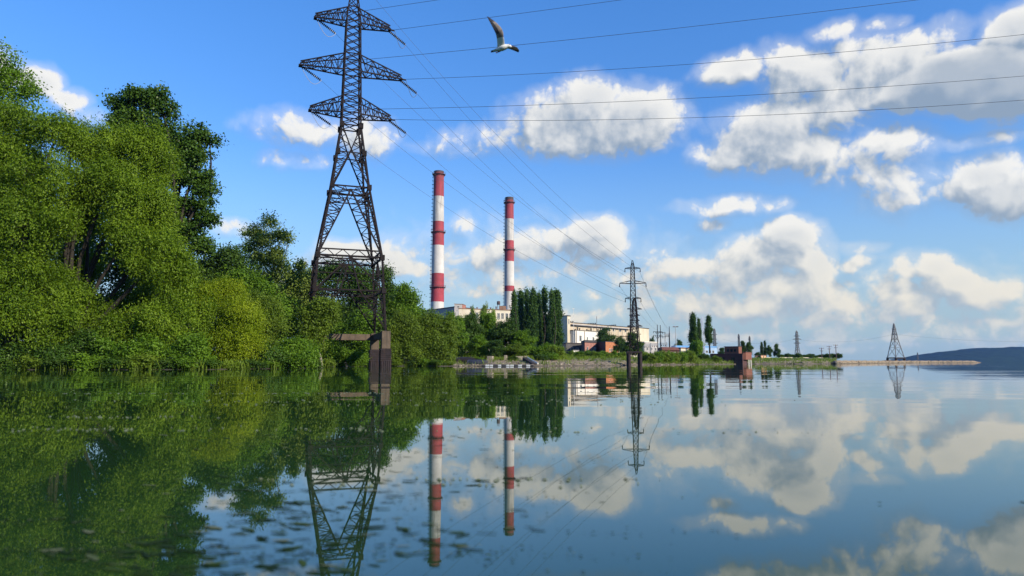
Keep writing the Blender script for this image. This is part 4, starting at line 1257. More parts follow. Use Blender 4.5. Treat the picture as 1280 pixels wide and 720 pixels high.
def brick(name, c1, c2, mortar, sc=1.0):
    m, nt = new_mat(name)
    p = nt.node('ShaderNodeBsdfPrincipled')
    tc = nt.node('ShaderNodeTexCoord').outputs['Object']
    s = nt.node('ShaderNodeSeparateXYZ'); nt.l.new(tc, s.inputs[0])
    cb = nt.node('ShaderNodeCombineXYZ')
    nt.l.new(nt.math('ADD', s.outputs[0], s.outputs[1]), cb.inputs[0]); nt.l.new(s.outputs[2], cb.inputs[1])
    b = nt.node('ShaderNodeTexBrick')
    nt.l.new(cb.outputs[0], b.inputs['Vector'])
    b.inputs['Color1'].default_value = tuple(c1) + (1,); b.inputs['Color2'].default_value = tuple(c2) + (1,); b.inputs['Mortar'].default_value = tuple(mortar) + (1,)
    b.inputs['Scale'].default_value = sc; b.inputs['Mortar Size'].default_value = .012
    b.inputs['Brick Width'].default_value = .5; b.inputs['Row Height'].default_value = .16
    n = nt.noise(tc, .8, 5, .6).outputs[0]
    c = nt.mix(nt.math('MULTIPLY', nt.remap(n, .4, .7), .45), b.outputs[0], tuple(x * .5 for x in c1) + (1,))
    nt.l.new(c, p.inputs['Base Color']); p.inputs['Roughness'].default_value = .9
    nt.l.new(p.outputs[0], nt.out.inputs[0])
    return m


M_BRICK = brick('red_brick', (0.34, 0.12, 0.085), (0.25, 0.085, 0.06), (0.32, 0.26, 0.22))
M_PINKBR = brick('pinkish_brick', (0.30, 0.115, 0.09), (0.24, 0.09, 0.07), (0.36, 0.28, 0.25))
M_ORANGE = brick('orange_brick', (0.40, 0.135, 0.045), (0.32, 0.10, 0.035), (0.36, 0.23, 0.15))
M_DARK_SHADE_BR = brick('dark_and_shaded_red_brick', (0.075, 0.028, 0.028), (0.05, 0.02, 0.022), (0.06, 0.045, 0.045))


M_BRICKD = brick('dark_orange_brick', (0.19, 0.062, 0.036), (0.14, 0.045, 0.03), (0.14, 0.10, 0.08))


class Block:
    """a building on a footprint polygon (world xy, counter-clockwise from above), origin at its first corner"""
    def __init__(s, name, label, cat, foot, z0, group=None):
        s.o = Vector((foot[0][0], foot[0][1], z0))
        s.t = tag(empty(name, s.o), label, cat, group)

    def prism(s, part, foot, z0, z1, mat, top=None):
        L = [(x - s.o.x, y - s.o.y) for x, y in foot]
        n = len(L); mb = MB()
        zb, zt = z0 - s.o.z, z1 - s.o.z
        vs = [(x, y, zb) for x, y in L] + [(x, y, zt) for x, y in L]
        fs = [(i, (i + 1) % n, n + (i + 1) % n, n + i) for i in range(n)]
        mb.add(vs, fs, 0); mb.add(vs, [tuple(range(n, 2 * n))], 1); mb.add(vs, [tuple(range(n - 1, -1, -1))], 1)
        return mb.build(part, [mat, top or M_ROOF], s.t)

    def roof(s, foot, z, th, over, mat=None, part='roof'):
        cx_ = sum(p[0] for p in foot) / len(foot); cy_ = sum(p[1] for p in foot) / len(foot)
        F2 = []
        for x, y in foot:
            d = Vector((x - cx_, y - cy_)); d = d * (1 + over / max(d.length, .1))
            F2.append((cx_ + d.x, cy_ + d.y))
        return s.prism(part, F2, z + .003, z + th, mat or M_ROOF, mat or M_ROOF)

    def window(s, A, B, t, z, w, h, frame=None, glass=None, name='window', mull=1):
        """on the wall from A to B (outside on the right-hand side walking from A to B): centred at fraction t, height z"""
        A, B = Vector((*A, 0)), Vector((*B, 0))
        d = (B - A).normalized(); nrm = Vector((d.y, -d.x, 0))
        c = A.lerp(B, t) - Vector((s.o.x, s.o.y, 0)); c.z = z - s.o.z
        mb = MB()
        def bx(u0, u1, v0, v1, n0, n1, mi):
            vs = []
            for (u, v) in ((u0, v0), (u1, v0), (u1, v1), (u0, v1)):
                for nn in (n0, n1): vs.append(c + d * u + Vector((0, 0, v)) + nrm * nn)
            mb.add(vs, [(0, 2, 4, 6), (1, 7, 5, 3), (0, 1, 3, 2), (2, 3, 5, 4), (4, 5, 7, 6), (6, 7, 1, 0)], mi)
        fw = min(w, h) * .09
        bx(-w / 2, w / 2, -h / 2 - fw, -h / 2, 0.0, .14, 0); bx(-w / 2, w / 2, h / 2, h / 2 + fw, 0.0, .10, 0)
        bx(-w / 2 - fw, -w / 2, -h / 2 - fw, h / 2 + fw, 0.0, .10, 0); bx(w / 2, w / 2 + fw, -h / 2 - fw, h / 2 + fw, 0.0, .10, 0)
        for k in range(mull):
            u = -w / 2 + w * (k + 1) / (mull + 1)
            bx(u - fw * .4, u + fw * .4, -h / 2, h / 2, 0.02, .08, 0)
        f = mb.build(name, [frame or M_FRAME], s.t)
        mb = MB(); bx(-w / 2, w / 2, -h / 2, h / 2, 0.004, .03, 0)
        mb.build('pane', [glass or M_GLASS], f)
        return f

    def stub(s, part, x, y, z0, z1, r, mat):
        mb = MB(); mb.lathe([(r, z0 - s.o.z), (r, z1 - s.o.z - r), (r * 1.5, z1 - s.o.z - r * .8), (r * 1.5, z1 - s.o.z), (0.01, z1 - s.o.z)], 8, c=(x - s.o.x, y - s.o.y))
        return mb.build(part, mat, s.t)

    def pole(s, part, x, y, z0, z1, r, mat):
        mb = MB(); mb.tube([(x - s.o.x, y - s.o.y, z0 - s.o.z), (x - s.o.x, y - s.o.y, z1 - s.o.z)], r, 6)
        return mb.build(part, mat, s.t)


def X(px, Y): return (px - 640) / F * Y * math.cos(TH)


# --- the two chimneys
def chimney(label, px, Y, pys, seq, wt, wb, rings, ladder_side):
    """pys: band edges seen from the top down"""
    zs = [zat(p, Y) for p in pys] + [2.0]
    ztop = zs[0]
    t = tag(empty('factory_chimney', (gx(px, Y, ztop * .6), Y, 2.0)), label, 'chimney', 'red and white banded chimneys')
    rt, rb_ = wt / 2 * Y / F * .985, wb / 2 * Y / F * .985
    zref = zat(377, Y)
    rad = lambda z: rt + (rb_ - rt) * (ztop - z) / (ztop - zref)
    prof, mats = [], []
    for i in range(len(zs) - 1):
        n = 4
        for k in range(n):
            z = zs[i] + (zs[i + 1] - zs[i]) * k / n
            prof.append((rad(z), z - 2.0)); mats.append(seq[i])
    prof.append((rad(2.0), 0.0))
    mb = MB(); mb.lathe(prof, 36, mats=mats)
    mb.lathe([(rad(ztop) * .86, ztop - 2.0), (rad(ztop) * .86, ztop - 8)], 36, 2)
    mb.lathe([(rad(ztop), ztop - 2.0), (rad(ztop) * .86, ztop - 2.0)], 36, 2)
    mb.build('shaft', [M_RED, M_WHITE, M_SOOT], t, smooth=True)
    for py in rings:
        z = zat(py, Y) - 2.0; r = rad(z + 2.0)
        g = MB()
        g.lathe([(r + .02, z - .1), (r + 1.0, z - .1), (r + 1.0, z + .08), (r + .02, z + .08)], 32)
        g.lathe([(r + .95, z + 1.15), (r + 1.02, z + 1.15), (r + 1.02, z + 1.25), (r + .95, z + 1.25), (r + .95, z + 1.15)], 32)
        for k in range(20):
            a = 2 * PI * k / 20
            g.bar((math.cos(a) * (r + .98), math.sin(a) * (r + .98), z), (math.cos(a) * (r + .98), math.sin(a) * (r + .98), z + 1.2), .09)
            g.bar((math.cos(a) * (r + .02), math.sin(a) * (r + .02), z - 1.3), (math.cos(a) * (r + .9), math.sin(a) * (r + .9), z - .1), .10)
        g.build('gallery', M_IRON, t)
    ld = MB()
    for da in (-.07, .07):
        a = ladder_side + da
        ld.tube([((rad(z) + .45) * math.cos(a), (rad(z) + .45) * math.sin(a), z - 2.0) for z in np.linspace(12, ztop - .5, 12)], .09, 4)
    for z in np.arange(14, ztop - 1, 2.4):
        a = ladder_side
        ld.bar(((rad(z) + .02) * math.cos(a), (rad(z) + .02) * math.sin(a), z - 2.0), ((rad(z) + .5) * math.cos(a), (rad(z) + .5) * math.sin(a), z - 2.0), .16)
        ld.lathe([(.5, z - 2.1), (.55, z - 2.1), (.55, z - 1.9), (.5, z - 1.9)], 8, c=((rad(z) + .55) * math.cos(a), (rad(z) + .55) * math.sin(a)))
    ld.build('ladder', M_IRON, t)
    return t


chimney('taller-looking red and white chimney, nearer the lattice tower', 547.6, 425, [214.3, 216.5, 246, 277.3, 307, 342, 377.5], [2, 0, 1, 0, 1, 0, 1], 12.9, 16.8, [218.5, 290.5, 359.3], R(184))
chimney('second red and white chimney, by the row of columnar poplars', 636.6, 488, [247.0, 250.5, 274, 301, 327, 357.5, 364.5], [2, 0, 1, 0, 1, 0, 1], 11.0, 13.0, [253.5, 312.5], R(186))

# --- boiler house below the chimneys
A, B, C_ = (X(529, 430), 430), (X(567.5, 398), 398), (X(641, 412), 412)
zr = zat(384, 398)
bh = Block('boiler_house', 'long boiler house under the two chimneys with grey shaded wing and cream sunlit wing', 'industrial building', [A], 2.2)
D_ = (C_[0] + 8, C_[1] + 24); E_ = (A[0] + 25, A[1] + 22)
zl = zr - 3.2
wingfoot = [A, B, (B[0] + 14, B[1] + 20), (A[0] + 14, A[1] + 20)]
bh.prism('wing', wingfoot, 2.2, zr, M_GREYP)
bh.roof(wingfoot, zr, .5, .5)
zc_ = zat(387.0, 404)
B1 = (B[0] + .05, B[1] + .05)
mainfoot = [(B[0] + 2.6, B[1] + .6), C_, D_, (B[0] + 12, B[1] + 26)]
bh.prism('wall', mainfoot, 2.2, zc_, M_CREAM)
bh.roof(mainfoot, zc_, .5, .4, M_RUSTROOF)
# stair head on the corner
x0, x1 = X(567.3, 397.6), X(577.3, 399.5)
head = [(x0, 397.6), (x1, 399.4), (X(581.5, 407), 407), (x0 + 1.5, 405)]
bh.prism('stair_head', head, zr - 6.0, zat(380.2, 398), M_GREYP)
bh.roof(head, zat(380.2, 398), .25, .3, M_RUSTROOF)
bh.prism('brick_flank', [(x1 + .05, 399.3), (X(582, 407), 407), (X(581.6, 409), 409), (x1 + .3, 402)], zr - 5, zat(380.6, 399), M_BRICK)
for i in range(7):
    bh.window(A, B, .12 + i * .125, zat(397.5, 415), 3.0, 2.0)
for i, px in enumerate((586, 594, 602, 610, 622.0, 627.3, 633.0, 638)):
    tt = (px - 571) / 70
    bh.window(mainfoot[0], C_, tt, zat(394.5, 405), 1.5, 3.4, M_FRAME)
bh.window(head[0], head[1], .5, zat(383.5, 398), 1.2, 1.0)
for px, h in ((588, 1.6), (596, 1.1), (604, 1.4), (613, 1.0), (620, 1.5)):
    bh.stub('roof_vent', X(px, 408), 408, zc_ + .3, zc_ + h + .6, .35, M_IRON)
rv = bh.prism('roof_cabin', [(X(624, 409), 409), (X(632, 410), 410), (X(632.5, 414), 414), (X(624.5, 413), 413)], zc_ + .4, zat(382.3, 409), M_RUSTROOF)
bh.pole('mast', X(527.6, 430), 431, 20, zat(376.0, 430), .13, M_IRON)
bh.pole('mast', X(609.5, 408), 408, zc_, zat(378, 408), .08, M_IRON)
bt = MB(); bt.bar((X(526, 430) - bh.o.x, 431 - bh.o.y, zat(377.2, 430) - bh.o.z), (X(529.4, 430) - bh.o.x, 431 - bh.o.y, zat(376.2, 430) - bh.o.z), .16)
bt.build('lamp_arm', M_IRON, bh.t)
tk = tag(empty('water_tank', (X(623.0, 407), 408, zc_ + .5)), 'small black tank on legs on the cream plant roof, before the second chimney', 'tank')
mb = MB(); zz0 = zat(380.8, 408) - zc_ - .5; zz1 = zat(376.4, 408) - zc_ - .5
mb.lathe([(0.01, zz0), (.95, zz0), (1.0, zz0 + .1), (1.0, zz1 - .2), (.6, zz1), (0.01, zz1)], 16); mb.build('barrel', M_SOOT, tk, smooth=True)
for a in range(4):
    mb = MB(); q = a * PI / 2 + .6; mb.bar((.8 * math.cos(q), .8 * math.sin(q), 0), (.8 * math.cos(q), .8 * math.sin(q), zz0 + .1), .14); mb.build('leg', M_IRON, tk)

# --- the long turbine hall
P_, Q_ = (X(708.5, 330), 330), (X(790, 382), 382)
d = Vector((Q_[0] - P_[0], Q_[1] - P_[1])).normalized(); nr = Vector((d.y, -d.x))
zt_ = zat(403.6, 333)
back = lambda p, k: (p[0] - nr.x * k, p[1] - nr.y * k)
front = lambda p, k: (p[0] + nr.x * k, p[1] + nr.y * k)
th = Block('turbine_hall', 'long tan and white plant hall running away from the end of the poplar row', 'industrial building', [P_], 2.2)
mfoot = [P_, Q_, back(Q_, 22), back(P_, 22)]
th.prism('wall', mfoot, 2.2, zt_, M_TAN)
th.roof(mfoot, zt_, .4, .4)
M1 = (P_[0] + d.x * 44, P_[1] + d.y * 44)
A0, A1_ = front(P_, 5.0), front((P_[0] + d.x * 30.0, P_[1] + d.y * 30.0), 5.0)
za = zat(413.0, 325)
ann = [A0, A1_, front((P_[0] + d.x * 30, P_[1] + d.y * 30), .02), front(P_, .02)]
th.prism('annex', ann, 2.2, za, M_WHITEW)
th.roof(ann, za, .35, .35)
tw = [front((P_[0] - d.x * 2.6, P_[1] - d.y * 2.6), 2.2), front((P_[0] - .02 * d.x, P_[1] - .02 * d.y), 2.2), back((P_[0] - .02 * d.x, P_[1]), 6), back((P_[0] - d.x * 3, P_[1] - d.y * 3), 6)]
th.prism('end_tower', tw, 2.2, zat(395.3, 328), M_CREAM); th.roof(tw, zat(395.3, 328), .4, .25)
th.window(tw[0], tw[1], .5, zat(402, 328), .7, 2.4)
for i, t_ in enumerate((.15, .36, .55, .74, .92)):
    th.window(A0, A1_, t_, zat(423.0, 332), (1.7, .9, 1.5, 2.2, 1.3)[i], (2.6, 1.6, 1.7, 1.5, 1.6)[i])
for i, t_ in enumerate((.03, .27, .80)):
    a = Vector((*A0, 0)).lerp(Vector((*A1_, 0)), t_)
    pq = front((a.x, a.y), .15); th.pole('downpipe', pq[0], pq[1], 2.4, za - .1, .11, (M_IRON, M_RUSTROOF, M_RUSTROOF)[i])
for i in range(9):
    t_ = .05 + i * .118
    a = Vector((*A0, 0)).lerp(Vector((*A1_, 0)), t_); pq = back((a.x, a.y), 1.0 + (i % 3))
    th.stub('roof_vent', pq[0], pq[1], za + .2, za + .8 + (i * 7 % 4) * .35, .28, M_ROOF)
for i in range(12):
    t_ = .03 + i * .083
    a = Vector((*P_, 0)).lerp(Vector((*Q_, 0)), t_); pq = back((a.x, a.y), 2 + (i % 4) * 2)
    th.stub('roof_vent', pq[0], pq[1], zt_ + .2, zt_ + .8 + (i * 5 % 4) * .35, .32, M_ROOF)
for i in range(9):
    t_ = .10 + i * .10
    if t_ > .48: th.window(P_, Q_, t_, zat(410.5, 350), 2.6, 1.6)
q = front((P_[0] + d.x * 25, P_[1] + d.y * 25), 2); th.pole('mast', q[0], q[1], za, zat(394.5, 345), .10, M_IRON)
pl_ = MB()
for i in range(15):
    a = Vector((*P_, 0)).lerp(Vector((*Q_, 0)), .01 + i * .0695) - Vector((th.o.x, th.o.y, 0)); u = Vector((d.x, d.y, 0)) * .35; w_ = Vector((nr.x, nr.y, 0)) * .22
    if i * .0695 < .34: continue
    pl_.add([(v.x, v.y, z) for z in (.1, zt_ - 3.2) for v in (a - u, a - u + w_, a + u + w_, a + u)], [(0, 1, 2, 3), (4, 7, 6, 5), (0, 4, 5, 1), (1, 5, 6, 2), (2, 6, 7, 3), (3, 7, 4, 0)])
pl_.build('pilasters', M_CREAM, th.t)
cn = MB(); a = Vector((P_[0] - th.o.x, P_[1] - th.o.y, 0)); b_ = Vector((Q_[0] - th.o.x, Q_[1] - th.o.y, 0)); w_ = Vector((nr.x, nr.y, 0)) * .35
for z0_, z1_c in ((zt_ - 3.15, zt_ - 2.85), (zt_ - 7.4, zt_ - 7.15)):
    cn.add([(v.x, v.y, z) for z in (z0_, z1_c) for v in (a, a + w_, b_ + w_, b_)], [(0, 1, 2, 3), (4, 7, 6, 5), (0, 4, 5, 1), (1, 5, 6, 2), (2, 6, 7, 3), (3, 7, 4, 0)])
cn.build('cornice', M_RUSTROOF, th.t)
pp = MB(); q0 = front((P_[0] + d.x * 3, P_[1] + d.y * 3), 1.2); q1 = front((P_[0] + d.x * 62, P_[1] + d.y * 62), 1.2)
pp.tube([(q0[0] - th.o.x, q0[1] - th.o.y, za + 1.0), (q1[0] - th.o.x, q1[1] - th.o.y, za + 1.0), (q1[0] - th.o.x, q1[1] - th.o.y, .2)], .32, 8)
pp.build('steam_pipe', M_GREYP, th.t)
# hall end wing (pale, further along)
fw = [front(Q_, .02), (X(812, 402), 402), (X(812, 402) - 10, 418), back(Q_, 16)]
th.prism('far_wing', fw, 2.2, zat(409.3, 384), M_CREAM); th.roof(fw, zat(409.3, 384), .4, .3)
mpole = tag(empty('lamp_mast', (X(717.4, 300), 300, 2.0)), 'tall thin pale mast in front of the long hall, near the poplars', 'mast', 'thin masts')
mb = MB(); mb.tube([(0, 0, 0), (0, 0, zat(385.5, 300) - 2)], [.14, .06], 6); mb.build('pole', M_FRAME, mpole)
mb = MB(); mb.box(-.5, -.1, zat(386.2, 300) - 2, .5, .1, zat(385.6, 300) - 2); mb.build('lamp_head', M_FRAME, mpole)


def house(name, label, cat, corner_px, cy, lpx, ly, rpx, ry, top_py, walls, roofmat, z0=1.9, wl=(), wr=(), slab=.35, over=.3, group=None, wz=None, wsz=(1.2, 1.1)):
    """box-like house with its nearest corner at (corner_px, cy); one wall runs to (lpx, ly), the other to (rpx, ry)"""
    c0 = (X(corner_px, cy), cy); L = (X(lpx, ly), ly); Rr = (X(rpx, ry), ry)
    D = (L[0] + Rr[0] - c0[0], L[1] + Rr[1] - c0[1])
    zt = zat(top_py, cy)
    b = Block(name, label, cat, [c0], z0, group)
    n = lambda p: p
    foot = [c0, Rr, D, L]
    o = b.prism('wall', foot, z0, zt, walls[0])
    if len(walls) > 1:                        # the wall that runs to the far-left corner takes a second colour
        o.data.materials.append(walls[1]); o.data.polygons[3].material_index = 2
    b.roof(foot, zt, slab, over, roofmat)
    wz = wz if wz is not None else z0 + (zt - z0) * .6
    for t in wr: b.window(c0, Rr, t, wz, *wsz)
    for t in wl: b.window(L, c0, t, wz, *wsz)
    return b


SG = 'sheds and small houses on the plant shore'
house('brick_house', 'small pinkish brick house with dark flat roof before the white annex', 'house', 731.2, 246, 727, 262, 745.6, 252, 428.0, [M_PINKBR, M_DARK_SHADE_BR], M_ROOF, wr=(.22, .62, .85), slab=.9, over=.35, group=SG, wz=5.0, wsz=(.8, 1.5))
house('brick_house', 'orange brick house with its shaded side wall coloured dark red', 'house', 757.3, 240, 744.6, 258, 773.5, 250, 427.3, [M_ORANGE, M_DARK_SHADE_BR], M_ROOF, wr=(.30, .44, .60), slab=.25, over=.1, group=SG, wz=4.6, wsz=(.8, 1.0))  # side wall away from the sun: its shade is put into a darker brick colour
house('storage_shed', 'long dark grey shed at the foot of the white annex', 'shed', 708, 262, 703, 276, 730.5, 268, 429.3, [surface_mat('dark_sheet_wall', (.07, .065, .065), .8), M_IRON], M_ROOF, group=SG, wr=(.3, .6))
house('cabin', 'small white cabin among the hedge bushes below the dark shed', 'cabin', 716.6, 205, 715.6, 208, 723, 207.5, 438.2, [M_WHITEW], M_GREYP, slab=.15, group=SG, wr=(.5,), wsz=(.5, .4))
house('white_shed', 'white gabled shed behind the dark trees by the slim tower', 'shed', 778, 270, 775.5, 282, 787, 276, 427.5, [M_WHITEW, M_GREYP], M_GREYP, group=SG, wr=(.4, .75), wsz=(.9, .9))
house('switch_house', 'grey-white switch house behind the substation posts', 'industrial building', 806, 290, 801, 305, 823, 298, 427.8, [M_GREYP, M_GREYP], M_WHITEW, group=SG, wr=(.2, .5, .8), wsz=(1.2, 1.2))
house('workshop', 'low building with a dark red roof behind the shore bushes', 'workshop', 828, 225, 824, 240, 850, 232, 437.6, [M_DARK_SHADE_BR, M_DARK_SHADE_BR], surface_mat('dark_red_roof', (.10, .035, .03), .8), group=SG, slab=1.0, over=.5, wr=(.3, .7), wsz=(.8, .7))
house('house', 'small beige house next to the tallest poplar', 'house', 851.5, 215, 849.5, 222, 862.5, 220, 435.6, [M_CREAM, M_TAN], M_RUSTROOF, group=SG, wr=(.3, .7), wsz=(.7, .9))
M_BLUE = surface_mat('blue_sheet_roof', (.10, .26, .52), .45, var=.15, scale=.4)
M_LBLUE = surface_mat('pale_blue_cladding', (.24, .35, .52), .55, var=.12, scale=.6)
bl = house('warehouse', 'low white hall with a bright blue roof behind the beige house', 'warehouse', 845, 270, 841, 280, 867, 276, 434.2, [M_WHITEW, M_WHITEW], M_BLUE, group=SG, slab=.75, over=.5, wr=(.25, .6), wsz=(1.2, .8))
bl2 = house('warehouse', 'pale blue clad hall seen between the bare poplar stem and the pump house', 'warehouse', 880.5, 255, 878, 262, 896.5, 259, 434.3, [M_LBLUE, M_LBLUE], M_BLUE, group=SG, slab=.5, over=.2, wr=(.2, .45, .7), wsz=(1.0, .9))

# --- substation
SUBG = 'substation gear'
M_GALV = surface_mat('galvanised_posts', (.30, .31, .32), .5, .4, var=.15)
for px, top, arms, lb in [(822.6, 405.8, (414.5, 419.0), 'tall dark substation post, first of the close pair'), (826.4, 406.5, (415.5, 421.0), 'tall dark substation post, second of the close pair'), (837.6, 408.0, (), 'single plain substation post beside the portal')]:
    Y = 238
    t = tag(empty('substation_post', (X(px, Y), Y, 1.9)), lb, 'post', SUBG)
    mb = MB(); mb.tube([(0, 0, 0), (0, 0, zat(top, Y) - 1.9)], [.22, .10], 6); mb.build('pole', M_STEEL, t)
    for py in arms:
        z = zat(py, Y) - 1.9
        mb = MB(); mb.bar((-1.5, 0, z), (1.7, 0, z), .14)
        for u in (-1.4, -.7, .8, 1.6): mb.tube([(u, 0, z), (u, 0, z - .55)], [.06, .1], 5)
        mb.build('crossarm', M_STEEL, t)
for i, (pa, pb, top, Y, lb) in enumerate([(805, 813, 431.0, 232, 'low grey steel gantry by the slim tower'), (814, 823, 430.0, 236, 'low grey steel gantry before the switch house'), (832, 837, 417.6, 242, 'tall narrow steel portal with a crossbeam'), (826, 834, 429.0, 240, 'low grey steel gantry left of the workshop roof')]):
    t = tag(empty('substation_gantry', (X(pa, Y), Y, 1.9)), lb, 'gantry', SUBG)
    wd = X(pb, Y) - X(pa, Y); z = zat(top, Y) - 1.9
    for u in (0, wd):
        mb = MB(); mb.tube([(u, 0, 0), (u, 0, z + .4)], .13, 5); mb.build('post', M_GALV, t)
    mb = MB(); mb.bar((-.3, 0, z), (wd + .3, 0, z), .16); mb.bar((-.3, 0, z - .5), (wd + .3, 0, z - .5), .10); zigzag(mb, (0, 0, z), (0, 0, z - .5), (wd, 0, z), (wd, 0, z - .5), 8, .08); mb.build('beam', M_GALV, t)
    for u in (.2, .5, .8):
        mb = MB(); mb.tube([(wd * u, 0, z - .55), (wd * u, 0, z - 1.0)], [.10, .12], 6); mb.build('insulator', M_GLASSINS, t)
fl = tag(empty('floodlight_mast', (X(845.5, 262), 262, 1.9)), 'tall grey floodlight mast with a wide head, beside the blue roof', 'mast', 'thin masts')
zf = zat(409.0, 262) - 1.9
mb = MB(); mb.tube([(0, 0, 0), (0, 0, zf)], [.2, .09], 7); mb.build('pole', M_GALV, fl)
mb = MB(); mb.bar((-.95, 0, zf), (.95, 0, zf), .12)
mb.build('crossbar', M_GALV, fl)
for u in (-.85, -.3, .3, .85):
    mb = MB(); mb.box(u - .18, -.15, zf + .07, u + .18, .12, zf + .36); mb.build('floodlight', M_IRON, fl)

# --- the pump house in the water
ph = tag(empty('pump_house', (X(928.3, 157), 157, 0), R(0)), 'dark brown brick pump house standing in the water with a taller upper block', 'pump house')
O = Vector((X(928.3, 157), 157, 0))
dl, dr = Vector((-.80, .60, 0)), Vector((.60, .80, 0))
def quad(a, b, c, d, z0, z1):
    return [(p.x, p.y, z) for z in (z0, z1) for p in (a, b, c, d)], [(0, 3, 2, 1), (4, 5, 6, 7), (0, 1, 5, 4), (1, 2, 6, 5), (2, 3, 7, 6), (3, 0, 4, 7)]
z1_ = zat(442.3, 157); z2_ = zat(433.2, 158); z3_ = zat(440.2, 158.5); z4_ = zat(449.6, 158.5)
Z = Vector((0, 0, 0))
mb = MB(); mb.add(*quad(Z, dr * 3.3, dr * 3.3 + dl * 7.6, dl * 7.6, -1.2, z1_)); mb.build('wall', M_DARK_SHADE_BR, ph)
mb = MB(); mb.add(*quad(dl * -.12 - dr * .12, dr * 3.3 - dl * .12, dr * 3.3 + dl * 7.75, dl * 7.75 - dr * .12, z1_ + .003, z1_ + .09)); mb.build('roof', M_IRON, ph)
s0 = dl * .95 + dr * .35
mb = MB(); mb.add(*quad(s0, s0 + dr * 2.2, s0 + dr * 2.2 + dl * 3.3, s0 + dl * 3.3, z1_ + .095, z2_)); ub = mb.build('upper_block', M_BRICKD, ph)
e = .10
mb = MB(); mb.add(*quad(s0 - dl * e - dr * e, s0 + dr * (2.2 + e) - dl * e, s0 + dr * (2.2 + e) + dl * (3.3 + e), s0 + dl * (3.3 + e) - dr * e, z2_ + .003, z2_ + .08)); mb.build('roof', M_IRON, ph)
g0 = dr * 3.32 - dl * .05
mb = MB(); mb.add(*quad(g0 + dl * .05 - dr * 2.9, g0 - dl * .5 - dr * 2.9 + dr * .3, g0 - dl * .5 + dr * 1.6, g0 + dl * .05 + dr * 1.6, z4_, z3_)); mb.build('side_cabin', M_BRICKD, ph)
mb = MB(); mb.add(*quad(g0 + dl * .1 - dr * 3.0, g0 - dl * .62 - dr * 2.75, g0 - dl * .62 + dr * 1.7, g0 + dl * .1 + dr * 1.7, z3_ + .003, z3_ + .07)); mb.build('roof', M_IRON, ph)
for k, u in enumerate((-.3, 1.2)):
    p = g0 - dl * .38 + dr * u
    mb = MB(); mb.box(p.x - .10, p.y - .10, -1.0, p.x + .10, p.y + .10, z4_ - .003); mb.build('pillar', M_WHITEW, ph)
for u, ww in ((.25, .5), (.5, .5), (.75, .5)):
    p = s0 + dl * 3.3 * u - dr * .02
    mb = MB(); mb.add(*quad(p - dl * ww * .5, p + dl * ww * .5, p + dl * ww * .5 - dr * .04, p - dl * ww * .5 - dr * .04, z1_ + .5, z1_ + 1.1)); mb.build('window', M_GLASS, ph)
for u in (2.2, 4.6, 6.2):
    p = dl * u - dr * .02
    mb = MB(); mb.add(*quad(p - dl * .4, p + dl * .4, p + dl * .4 - dr * .05, p - dl * .4 - dr * .05, .75, 1.55)); mb.build('window', M_GLASS, ph)

# --- beach things
M_PALEC = surface_mat('pale_concrete', (.24, .21, .165), .9, var=.25, scale=2, stain=(.15, .13, .1), stain_amt=.6)
b0 = [(604 + i * 5.1) for i in range(13)]
boom = tag(empty('floating_boom', (X(604, 97), 97, 0)), 'line of dark and white floats lying along the sandy beach edge', 'floating boom')
M_FLOATW = surface_mat('white_plastic_float', (.36, .38, .40), .5, var=.15)
M_FLOATD = surface_mat('black_rubber_float', (.025, .025, .03), .6)
rpe = MB(); pts = []
for i, px in enumerate(b0):
    Yb = 95.5 + .06 * i
    p = Vector((X(px, Yb), Yb, .12)) - Vector((X(604, 97), 97, 0)); pts.append(p)
    mb = MB(); mb.box(-.24 - .05 * (i % 2), -.2, -.12, .24 + .05 * (i % 2), .2, .09)
    f = mb.build('float', (M_FLOATD, M_FLOATW)[i in (1, 2, 4, 6, 7, 9, 11)], boom, bevel=.06); f.location = p
    if i in (3, 5, 8): f.scale = (1.0, 1, 1.5)
rpe.tube(pts, .10, 6); rpe.build('rope', M_FLOATD, boom)


def boat(label, px, Y, rz, tilt, ln, mat, z):
    """upturned rowing boat: hull sections along x"""
    mb = MB(); n = 11; m = 9; vs = []
    for i in range(n):
        u = -1 + 2 * i / (n - 1)
        w = .62 * (1 - max(0, u) ** 2.4 * .95 - max(0, -u) ** 4 * .35); h = .50 * (1 - .25 * max(0, u) ** 2)
        for k in range(m):
            a = PI * k / (m - 1)
            vs.append((u * ln / 2, -w * math.cos(a), h * math.sin(a) ** .7))
    fs = [(i * m + k, i * m + k + 1, (i + 1) * m + k + 1, (i + 1) * m + k) for i in range(n - 1) for k in range(m - 1)]
    fs.append(tuple(range(m))); mb.add(vs, fs)
    t = tag(empty('rowing_boat', (X(px, Y), Y, z), rz), label, 'boat', 'upturned boats on the beach')
    mb.build('hull', mat, t, smooth=True)
    kb = MB(); kb.box(-ln / 2 * .95, -.04, .49, ln / 2 * .8, .04, .56); kb.build('keel', mat, t)
    t.rotation_euler = (tilt, 0, rz)
    return t


